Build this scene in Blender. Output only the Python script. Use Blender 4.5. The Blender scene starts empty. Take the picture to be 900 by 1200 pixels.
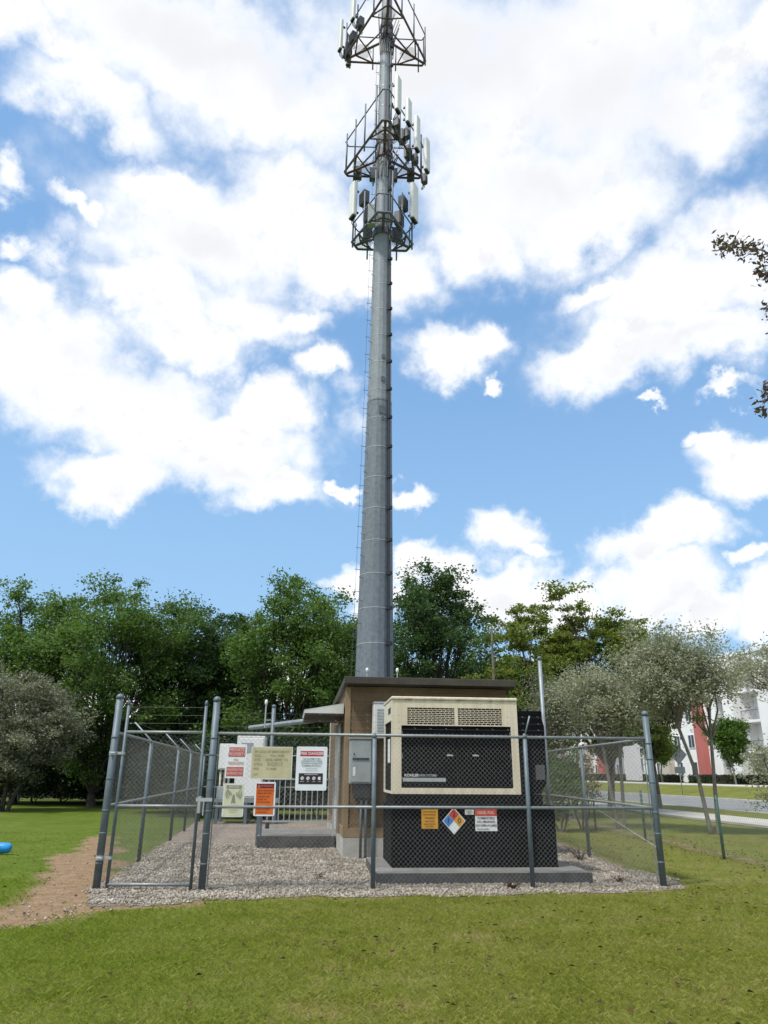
import bpy, math, random
import numpy as np
from mathutils import Matrix, Vector

random.seed(7)
RNG = np.random.default_rng(7)
scene = bpy.context.scene
C = scene.collection
R = math.radians

# ------------------------------------------------------------------ camera model (also used to survey positions on the ground)
F, TH, RO, EYE = 851.0, R(19.8), R(.45), 1.6


def ray(px, py):
    cx, cy = (px - 450) / F, (600 - py) / F
    c, s = math.cos(RO), math.sin(RO)
    x, y = cx * c - cy * s, cx * s + cy * c
    return Vector((x, math.cos(TH) - y * math.sin(TH), math.sin(TH) + y * math.cos(TH)))


def G(px, py, z=0.0):
    d = ray(px, py)
    t = (z - EYE) / d.z
    return Vector((d.x * t, d.y * t, z))


def AT(px, py, Y):
    d = ray(px, py)
    t = Y / d.y
    return Vector((d.x * t, Y, EYE + d.z * t))


# ------------------------------------------------------------------ material helpers
def nt(name):
    m = bpy.data.materials.new(name)
    m.use_nodes = True
    t = m.node_tree
    return m, t, t.nodes['Principled BSDF']


def ramp(t, fac, stops, interp='LINEAR'):
    r = t.nodes.new('ShaderNodeValToRGB')
    r.color_ramp.interpolation = interp
    els = r.color_ramp.elements
    while len(els) < len(stops):
        els.new(0.5)
    for e, (p, c) in zip(els, stops):
        e.position = p
        e.color = (c[0], c[1], c[2], 1) if len(c) == 3 else c
    t.links.new(fac, r.inputs[0])
    return r.outputs[0]


def noise(t, scale, detail=4, rough=.55, vec=None, dim='3D'):
    n = t.nodes.new('ShaderNodeTexNoise')
    n.inputs['Scale'].default_value = scale
    n.inputs['Detail'].default_value = detail
    n.inputs['Roughness'].default_value = rough
    if vec is None:
        tc = t.nodes.new('ShaderNodeTexCoord')
        vec = tc.outputs['Object']
    t.links.new(vec, n.inputs['Vector'])
    return n.outputs['Fac']


def math_node(t, op, a, b=None, c=None, clamp=False):
    n = t.nodes.new('ShaderNodeMath')
    n.operation = op
    n.use_clamp = clamp
    for i, v in enumerate((a, b, c)):
        if v is None:
            continue
        if isinstance(v, (int, float)):
            n.inputs[i].default_value = v
        else:
            t.links.new(v, n.inputs[i])
    return n.outputs[0]


def mix(t, fac, a, b, mode='MIX'):
    n = t.nodes.new('ShaderNodeMix')
    n.data_type = 'RGBA'
    n.blend_type = mode
    for sock, v in ((n.inputs[0], fac), (n.inputs[6], a), (n.inputs[7], b)):
        if isinstance(v, (int, float)):
            sock.default_value = v
        elif isinstance(v, tuple):
            sock.default_value = (v[0], v[1], v[2], 1)
        else:
            t.links.new(v, sock)
    return n.outputs[2]


def bump(t, bsdf, h, strength=.3, dist=.02):
    b = t.nodes.new('ShaderNodeBump')
    b.inputs['Strength'].default_value = strength
    b.inputs['Distance'].default_value = dist
    t.links.new(h, b.inputs['Height'])
    t.links.new(b.outputs[0], bsdf.inputs['Normal'])


def mottled(name, c, rough=.6, metal=0.0, var=.25, scale=3.0, fine=0.0, bumps=0.0):
    """a painted / metal / concrete surface with blotchy tone and fine speckle"""
    m, t, b = nt(name)
    lo = tuple(v * (1 - var) for v in c)
    hi = tuple(min(1, v * (1 + var)) for v in c)
    n1 = noise(t, scale, 6, .65)
    col = ramp(t, n1, [(.3, lo), (.7, hi)])
    if fine:
        n2 = noise(t, scale * 22, 3, .6)
        k = ramp(t, n2, [(.3, (1 - fine,) * 3), (.7, (1 + fine * .6,) * 3)])
        col = mix(t, 1.0, col, k, 'MULTIPLY')
    t.links.new(col, b.inputs['Base Color'])
    b.inputs['Roughness'].default_value = rough
    b.inputs['Metallic'].default_value = metal
    if bumps:
        bump(t, b, noise(t, scale * 25, 4), bumps, .01)
    return m


def foliage(name, cols, trans=.3, rough=.55, scale=.7, tweak=None):
    """leaf colour differs leaf by leaf and twig by twig"""
    m, t, b = nt(name)
    g = t.nodes.new('ShaderNodeNewGeometry')
    n = noise(t, scale, 2, .5)
    v = math_node(t, 'MULTIPLY_ADD', g.outputs['Random Per Island'], .45, math_node(t, 'MULTIPLY', n, .6))
    k = len(cols)
    col = ramp(t, v, [(.15 + .75 * i / (k - 1), c) for i, c in enumerate(cols)])
    if tweak:
        col = tweak(t, col)
    t.links.new(col, b.inputs['Base Color'])
    b.inputs['Roughness'].default_value = rough
    b.inputs['Specular IOR Level'].default_value = .3
    tr = t.nodes.new('ShaderNodeBsdfTranslucent')
    tc = mix(t, 1.0, col, (1.1, 1.2, .7), 'MULTIPLY')
    t.links.new(tc, tr.inputs['Color'])
    ms = t.nodes.new('ShaderNodeMixShader')
    ms.inputs[0].default_value = trans
    t.links.new(b.outputs[0], ms.inputs[1])
    t.links.new(tr.outputs[0], ms.inputs[2])
    t.links.new(ms.outputs[0], t.nodes['Material Output'].inputs[0])
    return m


M = {}
M['galv'] = mottled('galvanised_steel', (.27, .30, .32), .5, .35, .22, 6, .25)
M['galv_post'] = mottled('weathered_post_steel', (.13, .165, .185), .55, .25, .22, 5, .2)
M['wire'] = mottled('zinc_wire', (.22, .22, .205), .55, .3, .2, 2)
M['rail'] = mottled('rail_steel', (.265, .285, .285), .5, .3, .22, 6, .2)
M['alu'] = mottled('dull_aluminium', (.45, .46, .46), .45, .5, .12, 8)
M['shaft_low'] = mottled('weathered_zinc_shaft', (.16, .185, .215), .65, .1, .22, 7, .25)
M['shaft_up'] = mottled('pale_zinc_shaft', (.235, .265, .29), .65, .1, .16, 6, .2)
M['band'] = mottled('bright_band_steel', (.42, .44, .46), .45, .2, .1, 4)
M['red_steel'] = mottled('brown_red_painted_steel', (.125, .082, .10), .6, .1, .3, 3)
M['grey_steel'] = mottled('grey_frame_steel', (.115, .125, .155), .55, .25, .25, 3)
M['panel_white'] = mottled('antenna_radome', (.72, .72, .69), .5, 0, .06, 3)
M['dark_plastic'] = mottled('dark_plastic', (.035, .035, .04), .55, 0, .3, 4)
M['radio_grey'] = mottled('radio_grey', (.075, .078, .085), .55, 0, .15, 4)
M['cable'] = mottled('black_cable', (.02, .022, .028), .5, 0, .2, 6)
M['black_paint'] = mottled('black_powder_coat', (.006, .006, .007), .7, 0, .35, 2.5, .25, .05)
M['black_paint'].node_tree.nodes['Principled BSDF'].inputs['Specular IOR Level'].default_value = .08
M['concrete'] = mottled('weathered_concrete', (.185, .18, .165), .95, 0, .3, 2.2, .3, .35)
M['plinth'] = mottled('pale_concrete', (.42, .41, .37), .9, 0, .2, 2.5, .2, .3)
M['white_paint'] = mottled('white_paint', (.74, .74, .73), .5, 0, .06, 2)
M['offwhite'] = mottled('offwhite_cabinet_paint', (.62, .62, .58), .55, 0, .1, 1.5, .05)
M['grey_box'] = mottled('grey_box_paint', (.33, .36, .36), .5, .1, .12, 3, .1)
M['tan_trim'] = mottled('tan_trim_paint', (.26, .18, .095), .75, 0, .2, 3, .15)
M['roof_edge'] = mottled('brown_fascia', (.055, .045, .032), .75, 0, .35, 2.5, .2)
M['pvc'] = mottled('pale_pvc', (.6, .57, .5), .5, 0, .15, 4)
M['sign_white'] = mottled('sign_white', (.74, .77, .8), .45, 0, .05, 4)
M['sign_cream'] = mottled('sign_faded_cream', (.58, .57, .40), .55, 0, .12, 5, .08)
M['sign_border'] = mottled('sign_faded_border', (.66, .66, .58), .55, 0, .08, 5)
M['sign_board'] = mottled('sign_faded_board', (.50, .45, .28), .65, 0, .16, 4, .12)
M['sign_red'] = mottled('sign_red', (.50, .025, .04), .5, 0, .15, 6)
M['sign_faded_red'] = mottled('sign_faded_red', (.52, .13, .11), .55, 0, .2, 12, .1)
M['sign_faded_orange'] = mottled('sign_faded_orange', (.50, .30, .15), .6, 0, .2, 9)
M['sign_orange'] = mottled('sign_orange', (.66, .14, .02), .5, 0, .14, 5, .1)
M['sign_maroon'] = mottled('sign_maroon', (.10, .018, .014), .5, 0, .2, 6)
M['sign_rust'] = mottled('sign_rust_print', (.28, .04, .01), .5, 0, .2, 6)
M['sign_black'] = mottled('sign_black', (.025, .018, .02), .5, 0, .2, 6)
M['sign_grey'] = mottled('sign_grey_print', (.22, .23, .20), .55, 0, .2, 6)
M['sign_teal'] = mottled('sign_teal_print', (.16, .27, .28), .55, 0, .2, 6)
M['sign_ghost'] = mottled('sign_ghost_print', (.37, .335, .215), .6, 0, .25, 9)
M['sign_pink'] = mottled('sign_pink_print', (.72, .50, .47), .6, 0, .15, 9)
M['tag_yellow'] = mottled('tag_yellow', (.62, .30, .02), .5, 0, .12, 7)
M['tag_red'] = mottled('tag_red', (.5, .06, .035), .5, 0, .12, 7)
M['tag_blue'] = mottled('tag_blue', (.05, .2, .5), .5, 0, .12, 7)
M['sign_back'] = mottled('sign_back_grey', (.16, .165, .18), .55, .3, .15, 3)
M['green_post'] = mottled('green_painted_post', (.015, .085, .055), .5, 0, .25, 5)
M['green_wire'] = mottled('faded_green_wire', (.19, .225, .19), .5, 0, .2, 3)
M['blue_plastic'] = mottled('blue_plastic', (.02, .27, .66), .3, 0, .08, 3)
M['bark'] = mottled('grey_brown_bark', (.13, .105, .085), .9, 0, .4, 4, .35, .5)
M['bark_dark'] = mottled('dark_bark', (.055, .045, .036), .9, 0, .4, 3, .35, .5)
M['bark_pale'] = mottled('pale_grey_bark', (.21, .185, .155), .9, 0, .35, 5, .35, .5)
M['old_wood'] = mottled('old_pole_wood', (.11, .09, .075), .9, 0, .3, 4, .25)
M['stucco'] = mottled('white_stucco', (.80, .80, .79), .85, 0, .05, .4)
M['stucco_tan'] = mottled('tan_stucco', (.50, .46, .38), .85, 0, .06, .4)
M['stucco_grey'] = mottled('grey_stucco', (.33, .33, .335), .85, 0, .08, .4)
M['stucco_red'] = mottled('salmon_red_stucco', (.44, .135, .115), .85, 0, .08, .4)
M['iron'] = mottled('dark_iron', (.10, .10, .105), .5, .3, .2, 3)
M['screen'] = mottled('dark_screen_fabric', (.05, .052, .056), .9, 0, .25, .8, .15)
M['litter'] = foliage('dry_leaf', [(.026, .016, .008), (.065, .036, .016), (.15, .085, .035)], .1, .8, 3)
M['oak'] = foliage('oak_leaf', [(.032, .068, .02), (.078, .145, .030), (.125, .205, .042), (.18, .26, .065)], .42)
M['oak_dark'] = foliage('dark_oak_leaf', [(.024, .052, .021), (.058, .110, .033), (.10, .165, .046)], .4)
M['lime'] = foliage('yellow_green_leaf', [(.06, .10, .016), (.125, .175, .026), (.20, .24, .045), (.23, .21, .06)], .42)
M['silver'] = foliage('silver_green_leaf', [(.19, .195, .14), (.295, .305, .225), (.43, .43, .335)], .4, .6)
M['silver_dark'] = foliage('dusty_green_leaf', [(.13, .14, .095), (.21, .215, .155), (.33, .33, .25)], .3, .6)
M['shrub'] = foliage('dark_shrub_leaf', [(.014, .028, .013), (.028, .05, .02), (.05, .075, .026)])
M['topiary'] = foliage('bright_topiary_leaf', [(.03, .075, .012), (.07, .14, .018), (.12, .2, .025)])
M['rusty_leaf'] = foliage('reddish_leaf', [(.10, .055, .03), (.17, .085, .055), (.10, .10, .045)])
M['purple_leaf'] = foliage('purplish_leaf', [(.07, .045, .045), (.12, .08, .07), (.09, .10, .035)], .25)
M['mistle'] = foliage('olive_clump_leaf', [(.08, .09, .02), (.15, .15, .035)], .3)

# pane
_m, _t, _b = nt('window_glass')
_b.inputs['Base Color'].default_value = (.03, .035, .045, 1)
_b.inputs['Roughness'].default_value = .12
M['glass'] = _m

# block wall, painted brown
def block_wall(name, c1, c2, cm):
    m, t, b = nt(name)
    tc = t.nodes.new('ShaderNodeTexCoord')
    sx = t.nodes.new('ShaderNodeSeparateXYZ')
    t.links.new(tc.outputs['Object'], sx.inputs[0])
    cb = t.nodes.new('ShaderNodeCombineXYZ')
    t.links.new(math_node(t, 'ADD', sx.outputs['X'], sx.outputs['Y']), cb.inputs[0])
    t.links.new(sx.outputs['Z'], cb.inputs[1])
    br = t.nodes.new('ShaderNodeTexBrick')
    for k, v in (('Scale', 1.0), ('Mortar Size', .008), ('Brick Width', .41), ('Row Height', .203), ('Mortar Smooth', .3)):
        br.inputs[k].default_value = v
    br.inputs['Color1'].default_value = (*c1, 1)
    br.inputs['Color2'].default_value = (*c2, 1)
    br.inputs['Mortar'].default_value = (*cm, 1)
    t.links.new(cb.outputs[0], br.inputs['Vector'])
    k = ramp(t, noise(t, 1.6, 6, .7), [(.3, (.78,) * 3), (.7, (1.15,) * 3)])
    f = ramp(t, noise(t, 60, 3), [(.3, (.8,) * 3), (.7, (1.15,) * 3)])
    col = mix(t, 1.0, mix(t, 1.0, br.outputs['Color'], k, 'MULTIPLY'), f, 'MULTIPLY')
    t.links.new(col, b.inputs['Base Color'])
    b.inputs['Roughness'].default_value = .9
    h = math_node(t, 'SUBTRACT', noise(t, 90, 3), math_node(t, 'MULTIPLY', br.outputs['Fac'], 1.5))
    bump(t, b, h, .5, .008)
    return m


M['block'] = block_wall('brown_block', (.17, .115, .06), (.15, .10, .053), (.125, .085, .045))

# cream enclosure with rust stains along its upper edge
def cream(name):
    m, t, b = nt(name)
    base = ramp(t, noise(t, 2.0, 5, .6), [(.3, (.65, .575, .43)), (.7, (.73, .65, .50))])
    tc = t.nodes.new('ShaderNodeTexCoord')
    sx = t.nodes.new('ShaderNodeSeparateXYZ')
    t.links.new(tc.outputs['Object'], sx.inputs[0])
    edge = math_node(t, 'SUBTRACT', 1.0, math_node(t, 'MULTIPLY', math_node(t, 'ABSOLUTE', math_node(t, 'SUBTRACT', sx.outputs['Z'], 2.66)), 22.0), clamp=True)
    spots = ramp(t, noise(t, 7, 6, .7), [(.5, (0, 0, 0)), (.62, (1, 1, 1))])
    f = math_node(t, 'MULTIPLY', math_node(t, 'MULTIPLY', edge, spots), .65)
    mp = t.nodes.new('ShaderNodeMapping')
    mp.inputs['Scale'].default_value = (9, 9, .7)
    t.links.new(tc.outputs['Object'], mp.inputs[0])
    streak = ramp(t, noise(t, 1.0, 5, .6, mp.outputs[0]), [(.36, (.87, .84, .78)), (.6, (1.0, 1.0, 1.0))])
    col = mix(t, f, mix(t, 1.0, base, streak, 'MULTIPLY'), (.22, .10, .04))
    t.links.new(col, b.inputs['Base Color'])
    b.inputs['Roughness'].default_value = .5
    return m


M['cream'] = cream('cream_enclosure_paint')
M['cream_pale'] = mottled('pale_cream_side_paint', (.66, .62, .50), .5, 0, .08, 2)

# ------------------------------------------------------------------ mesh helpers
class MB:
    def __init__(s):
        s.v, s.f, s.m = [], [], []

    def add(s, vs, fs, mi=0):
        o = len(s.v)
        s.v += [tuple(v) for v in vs]
        s.f += [tuple(i + o for i in f) for f in fs]
        s.m += [mi] * len(fs)
        return s

    def box(s, x0, x1, y0, y1, z0, z1, mi=0):
        vs = [(x, y, z) for x in (x0, x1) for y in (y0, y1) for z in (z0, z1)]
        return s.add(vs, [(0, 1, 3, 2), (4, 6, 7, 5), (0, 4, 5, 1), (2, 3, 7, 6), (0, 2, 6, 4), (1, 5, 7, 3)], mi)

    def prism(s, poly, a0, a1, axis='y', mi=0):
        """poly: (p,q) pairs; axis y -> p=x q=z ; axis x -> p=y q=z ; axis z -> p=x q=y"""
        def mk(p, q, a):
            return (p, a, q) if axis == 'y' else (a, p, q) if axis == 'x' else (p, q, a)
        n = len(poly)
        vs = [mk(p, q, a0) for p, q in poly] + [mk(p, q, a1) for p, q in poly]
        fs = [tuple(range(n)), tuple(range(2 * n - 1, n - 1, -1))] + [(i, i + n, (i + 1) % n + n, (i + 1) % n) for i in range(n)]
        return s.add(vs, fs, mi)

    def tube(s, pts, r, n=8, mi=0, cap=True):
        pts = [Vector(p) for p in pts]
        rs = [r] * len(pts) if isinstance(r, (int, float)) else list(r)
        vs, fs = [], []
        prev = None
        for i, p in enumerate(pts):
            d = (pts[min(i + 1, len(pts) - 1)] - pts[max(i - 1, 0)])
            d = d.normalized() if d.length > 1e-9 else Vector((0, 0, 1))
            a = prev if prev is not None else (Vector((0, 0, 1)) if abs(d.z) < .9 else Vector((1, 0, 0)))
            a = (a - d * a.dot(d)).normalized()
            prev = a
            b = d.cross(a)
            for k in range(n):
                t = 2 * math.pi * k / n
                vs.append(p + (a * math.cos(t) + b * math.sin(t)) * rs[i])
        for i in range(len(pts) - 1):
            for k in range(n):
                fs.append((i * n + k, i * n + (k + 1) % n, (i + 1) * n + (k + 1) % n, (i + 1) * n + k))
        if cap:
            fs.append(tuple(range(n - 1, -1, -1)))
            fs.append(tuple(range((len(pts) - 1) * n, len(pts) * n)))
        return s.add(vs, fs, mi)

    def lathe(s, prof, n=18, cx=0, cy=0, mi=0):
        vs = [(cx + r * math.cos(2 * math.pi * k / n), cy + r * math.sin(2 * math.pi * k / n), z) for r, z in prof for k in range(n)]
        fs = [(i * n + k, i * n + (k + 1) % n, (i + 1) * n + (k + 1) % n, (i + 1) * n + k) for i in range(len(prof) - 1) for k in range(n)]
        fs += [tuple(range(n - 1, -1, -1)), tuple(range((len(prof) - 1) * n, len(prof) * n))]
        return s.add(vs, fs, mi)

    def build(s, name, mats, parent=None, smooth=False, bevel=0.0, loc=None):
        me = bpy.data.meshes.new(name)
        me.from_pydata(s.v, [], s.f)
        mats = mats if isinstance(mats, (list, tuple)) else [mats]
        for m in mats:
            me.materials.append(m)
        if len(mats) > 1:
            me.polygons.foreach_set('material_index', s.m)
        if smooth:
            me.polygons.foreach_set('use_smooth', [True] * len(me.polygons))
        me.update()
        o = bpy.data.objects.new(name, me)
        C.objects.link(o)
        if parent:
            o.parent = parent
        if loc is not None:
            o.location = loc
        if bevel:
            b = o.modifiers.new('bevel', 'BEVEL')
            b.width, b.segments, b.limit_method, b.angle_limit = bevel, 2, 'ANGLE', R(40)
        return o


def np_mesh(name, V, Q, mat, parent=None, k=4):
    """V (n,3) float, Q (f,k) int"""
    me = bpy.data.meshes.new(name)
    me.vertices.add(len(V))
    me.vertices.foreach_set('co', np.asarray(V, dtype=np.float32).ravel())
    nf = len(Q)
    me.loops.add(nf * k)
    me.loops.foreach_set('vertex_index', np.asarray(Q, dtype=np.int32).ravel())
    me.polygons.add(nf)
    me.polygons.foreach_set('loop_start', np.arange(0, nf * k, k, dtype=np.int32))
    me.update(calc_edges=True)
    me.materials.append(mat)
    o = bpy.data.objects.new(name, me)
    C.objects.link(o)
    if parent:
        o.parent = parent
    return o


def tag(o, label=None, cat=None, group=None, kind=None):
    for k, v in (('label', label), ('category', cat), ('group', group), ('kind', kind)):
        if v:
            o[k] = v
    return o


def thing(name, label, cat, loc=(0, 0, 0), rz=0, group=None):
    o = bpy.data.objects.new(name, None)
    o.empty_display_size = .1
    C.objects.link(o)
    o.location = loc
    o.rotation_euler = (0, 0, rz)
    return tag(o, label, cat, group)


def copy_tree(o, parent=None):
    c = o.copy()
    C.objects.link(c)
    if parent:
        c.parent = parent
    for ch in list(o.children):
        copy_tree(ch, c)
    return c


def text_mesh(lines, name, mat, parent, ext=.0006):
    """lines: (text, size, x, z, align[, xscale]) drawn upright in the local xz plane, facing -y; one mesh"""
    mb = MB()
    for ln in lines:
        txt, size, x, z, al = ln[:5]
        xs = ln[5] if len(ln) > 5 else 1.0
        cu = bpy.data.curves.new('lettering', 'FONT')
        cu.body, cu.size, cu.align_x, cu.align_y, cu.extrude = txt, size, al, 'CENTER', ext
        cu.resolution_u = 2
        cu.offset = size * .012
        ob = bpy.data.objects.new('lettering', cu)
        C.objects.link(ob)
        dg = bpy.context.evaluated_depsgraph_get()
        me = bpy.data.meshes.new_from_object(ob.evaluated_get(dg))
        mb.add([(x + v.co.x * xs, -v.co.z, z + v.co.y) for v in me.vertices], [tuple(p.vertices) for p in me.polygons])
        bpy.data.meshes.remove(me)
        bpy.data.objects.remove(ob)
        bpy.data.curves.remove(cu)
    o = mb.build(name, mat, parent)
    return o


# ------------------------------------------------------------------ ground
PSI = R(6.3)                                      # the street runs this much left of straight ahead
U = Vector((-math.sin(PSI), math.cos(PSI), 0))
V = Vector((math.cos(PSI), math.sin(PSI), 0))


def street(lat, s, z=0.0):
    p = V * lat + U * s
    return (p.x, p.y, z)


FA, FB = Vector((-2.57, 11.62, 0)), Vector((4.30, 12.31, 0))       # front fence: gate post to corner post
GP = Vector((-4.08, 11.62, 0))                                     # hinge post of the gate
LB = Vector((-6.25, 27.0, 0))                                      # rear left corner
RB = Vector((4.25, 27.6, 0))                                       # rear right corner

dirt_poly = [G(*p) for p in ((-60, 1110), (-10, 1086), (60, 1076), (130, 1067), (200, 1060), (240, 1052), (235, 1030), (135, 1020), (128, 975), (108, 978), (84, 996), (52, 1020), (22, 1050), (-20, 1068))]
gravel_poly = [G(*p) for p in ((108, 1046), (100, 1062), (150, 1063), (200, 1060), (250, 1054), (300, 1054), (360, 1051), (430, 1052), (500, 1050), (570, 1051), (640, 1047), (700, 1047), (760, 1046), (800, 1041), (792, 1033))] + [Vector((4.45, 14.5, 0)), Vector((4.45, 17, 0)), RB + Vector((.2, .2, 0)), LB + Vector((-.15, .2, 0))]


def sdf_poly(P, poly):
    """signed distance (negative inside) of points P (n,2) to a polygon"""
    d = np.full(len(P), 1e9)
    ins = np.zeros(len(P), bool)
    n = len(poly)
    for i in range(n):
        a, b = np.array(poly[i][:2]), np.array(poly[(i + 1) % n][:2])
        e, w = b - a, P - a
        t = np.clip((w @ e) / max(e @ e, 1e-9), 0, 1)
        d = np.minimum(d, np.linalg.norm(w - t[:, None] * e, axis=1))
        c = ((a[1] > P[:, 1]) != (b[1] > P[:, 1])) & (P[:, 0] < (b[0] - a[0]) * (P[:, 1] - a[1]) / (b[1] - a[1] + 1e-12) + a[0])
        ins ^= c
    return np.where(ins, -d, d)


def vnoise(P, scale, seed=0):
    """smooth value noise on (n,2) points"""
    q = P * scale + seed * 17.3
    i = np.floor(q).astype(int)
    f = q - i
    f = f * f * (3 - 2 * f)
    def h(a, b):
        x = np.sin(a * 127.1 + b * 311.7 + seed * 7.7) * 43758.5453
        return x - np.floor(x)
    a, b = i[:, 0], i[:, 1]
    return (h(a, b) * (1 - f[:, 0]) + h(a + 1, b) * f[:, 0]) * (1 - f[:, 1]) + (h(a, b + 1) * (1 - f[:, 0]) + h(a + 1, b + 1) * f[:, 0]) * f[:, 1]


# street levels (lateral distance, height): the far side is banked up a little
def ground_z(lat):
    return np.interp(lat, [32.2, 39.5, 60], [0.0, .85, 1.0])


def soil_amount(P):
    a = np.clip(.5 - (sdf_poly(P, dirt_poly) + (vnoise(P, 1.5, 41) - .5) * .8 + (vnoise(P, 4.5, 42) - .5) * .3) / .6, 0, 1)
    b = np.clip(.55 - np.abs(sdf_poly(P, gravel_poly)) / .45, 0, 1)
    c = np.clip(.5 - np.abs(P[:, 1] - 39.5 - vnoise(P, .3) * 1.2) / 2.5, 0, 1) * (P[:, 0] < -5)      # leaf mould under the oaks
    d = np.clip(.62 - np.abs(P[:, 0] - 7.35 - .25 * vnoise(P, .6, 3)) / .8, 0, 1) * (P[:, 1] > 9) * (P[:, 1] < 40)   # litter along the green fence
    e = .22 * (P[:, 0] > 5) * np.clip((P[:, 1] - 15) / 4, 0, 1) * (P[:, 0] < 13)
    f = .36 * np.clip((vnoise(P, .9, 21) * .45 + vnoise(P, 3.1, 22) * .55 - .52) * 5, 0, 1) * np.clip((P[:, 0] + 3.5) / 3, .25, 1) * (P[:, 1] < 15)
    return np.maximum.reduce([a, b, c * 1.5, d, e, f]).clip(0, 1)


xs = np.concatenate([[-1500, -700, -300, -120, -60, -35, -24], np.arange(-17, 17.01, .13), [20, 24, 28, 34, 45, 60, 120, 300, 700, 1500]])
ys = np.concatenate([[-300, -60, -10, 2], np.arange(5, 24, .13), np.arange(24, 46, .5), [50, 60, 80, 120, 200, 400, 800, 1800]])
gx, gy = np.meshgrid(xs, ys)
P2 = np.stack([gx.ravel(), gy.ravel()], 1)
gz = np.where((np.abs(P2[:, 0]) < 17) & (P2[:, 1] < 24), (vnoise(P2, .8, 1) * .6 + vnoise(P2, 3, 2) * .4) * .035 - .035, -.02)
lat_all = P2 @ np.array([V.x, V.y])
gz = np.where(lat_all > 15.6, -.35, gz)
_edge = np.clip((sdf_poly(P2, gravel_poly) - .15) / .6, 0, 1)
gz = np.where(lat_all > 15.6, gz, gz * _edge)
nx, ny = len(xs), len(ys)
ii = (np.arange(ny - 1)[:, None] * nx + np.arange(nx - 1)[None, :]).ravel()
lawn = np_mesh('lawn', np.column_stack([P2, gz]), np.stack([ii, ii + 1, ii + nx + 1, ii + nx], 1), None or bpy.data.materials.new('lawn_soil'))
tag(lawn, kind='structure')
at = lawn.data.attributes.new('soil', 'FLOAT', 'POINT')
at.data.foreach_set('value', soil_amount(P2).astype(np.float32))
lawn.data.polygons.foreach_set('use_smooth', [True] * len(lawn.data.polygons))


def lush(t, col):
    """the turf is a greener kind on the left side of the yard"""
    tc = t.nodes.new('ShaderNodeTexCoord')
    sx = t.nodes.new('ShaderNodeSeparateXYZ')
    t.links.new(tc.outputs['Object'], sx.inputs[0])
    f = math_node(t, 'MULTIPLY_ADD', math_node(t, 'ADD', sx.outputs['X'], math_node(t, 'MULTIPLY', noise(t, .6, 3), 4.0)), -.16, .36, clamp=True)
    return mix(t, f, col, mix(t, 1.0, col, (.70, .93, .50), 'MULTIPLY'))


def lawn_material(m, use_attr=True):
    m.use_nodes = True
    t = m.node_tree
    b = t.nodes['Principled BSDF']
    big = noise(t, .35, 4, .6)
    mid = noise(t, 2.2, 5, .6)
    fine = noise(t, 38, 4, .7)
    v = math_node(t, 'ADD', math_node(t, 'MULTIPLY', big, .45), math_node(t, 'MULTIPLY', mid, .55))
    g = ramp(t, v, [(.34, (.10, .122, .017)), (.5, (.145, .158, .03)), (.66, (.20, .182, .062))])
    k = ramp(t, fine, [(.3, (.62,) * 3), (.7, (1.3,) * 3)])
    g = lush(t, mix(t, 1.0, g, k, 'MULTIPLY'))
    if use_attr:
        a = t.nodes.new('ShaderNodeAttribute')
        a.attribute_name = 'soil'
        s = ramp(t, noise(t, 5, 6, .7), [(.3, (.20, .130, .073)), (.55, (.285, .195, .118)), (.75, (.37, .275, .18))])
        s = mix(t, 1.0, s, k, 'MULTIPLY')
        f = math_node(t, 'MULTIPLY_ADD', math_node(t, 'ADD', a.outputs['Fac'], math_node(t, 'MULTIPLY', math_node(t, 'SUBTRACT', mid, .5), .9)), 2.6, -.7, clamp=True)
        g = mix(t, f, g, s)
    t.links.new(g, b.inputs['Base Color'])
    b.inputs['Roughness'].default_value = .95
    b.inputs['Specular IOR Level'].default_value = .15
    bump(t, b, fine, .7, .03)


lawn_material(lawn.data.materials[0])

# gravel yard
def jitter_poly(poly, step, amp, seed):
    rr = random.Random(seed + 1)
    r = random.Random(seed)
    out = []
    n = len(poly)
    for i in range(n):
        a, b = Vector(poly[i]), Vector(poly[(i + 1) % n])
        k = max(1, int((b - a).length / step))
        for j in range(k):
            p = a.lerp(b, j / k)
            out.append((p.x + r.uniform(-amp, amp), p.y + r.uniform(-amp, amp)))
    return out


gm, t, b = nt('pea_gravel')
vo = t.nodes.new('ShaderNodeTexVoronoi')
vo.inputs['Scale'].default_value = 46
tc = t.nodes.new('ShaderNodeTexCoord')
t.links.new(tc.outputs['Object'], vo.inputs['Vector'])
sp = t.nodes.new('ShaderNodeSeparateColor')
t.links.new(vo.outputs['Color'], sp.inputs[0])
gc = ramp(t, sp.outputs[0], [(0, (.10, .078, .058)), (.4, (.20, .16, .122)), (.75, (.30, .25, .20)), (1, (.44, .39, .33))])
gk = ramp(t, noise(t, .9, 5, .6), [(.3, (.75,) * 3), (.7, (1.12,) * 3)])
t.links.new(mix(t, 1.0, gc, gk, 'MULTIPLY'), b.inputs['Base Color'])
b.inputs['Roughness'].default_value = .9
bump(t, b, math_node(t, 'SUBTRACT', 1.0, vo.outputs['Distance']), .8, .02)
gmb = MB()
gj = jitter_poly(gravel_poly, .10, .06, 3)
gmb.add([(x, y, .006) for x, y in gj], [tuple(range(len(gj)))])
tag(gmb.build('gravel_yard', gm), kind='structure')

stone = foliage('gravel_stone', [(.07, .059, .046), (.19, .163, .128), (.325, .288, .235), (.56, .52, .45)], 0.0, .85, 2.0)


def scatter(n, x0, x1, y0, y1, keep):
    P = np.column_stack([RNG.uniform(x0, x1, n), RNG.uniform(y0, y1, n)])
    # only what the lens and a step to its side could see
    P = P[np.abs(P[:, 0]) < P[:, 1] * .56 + 1.6]
    return P[keep(P)]


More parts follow.
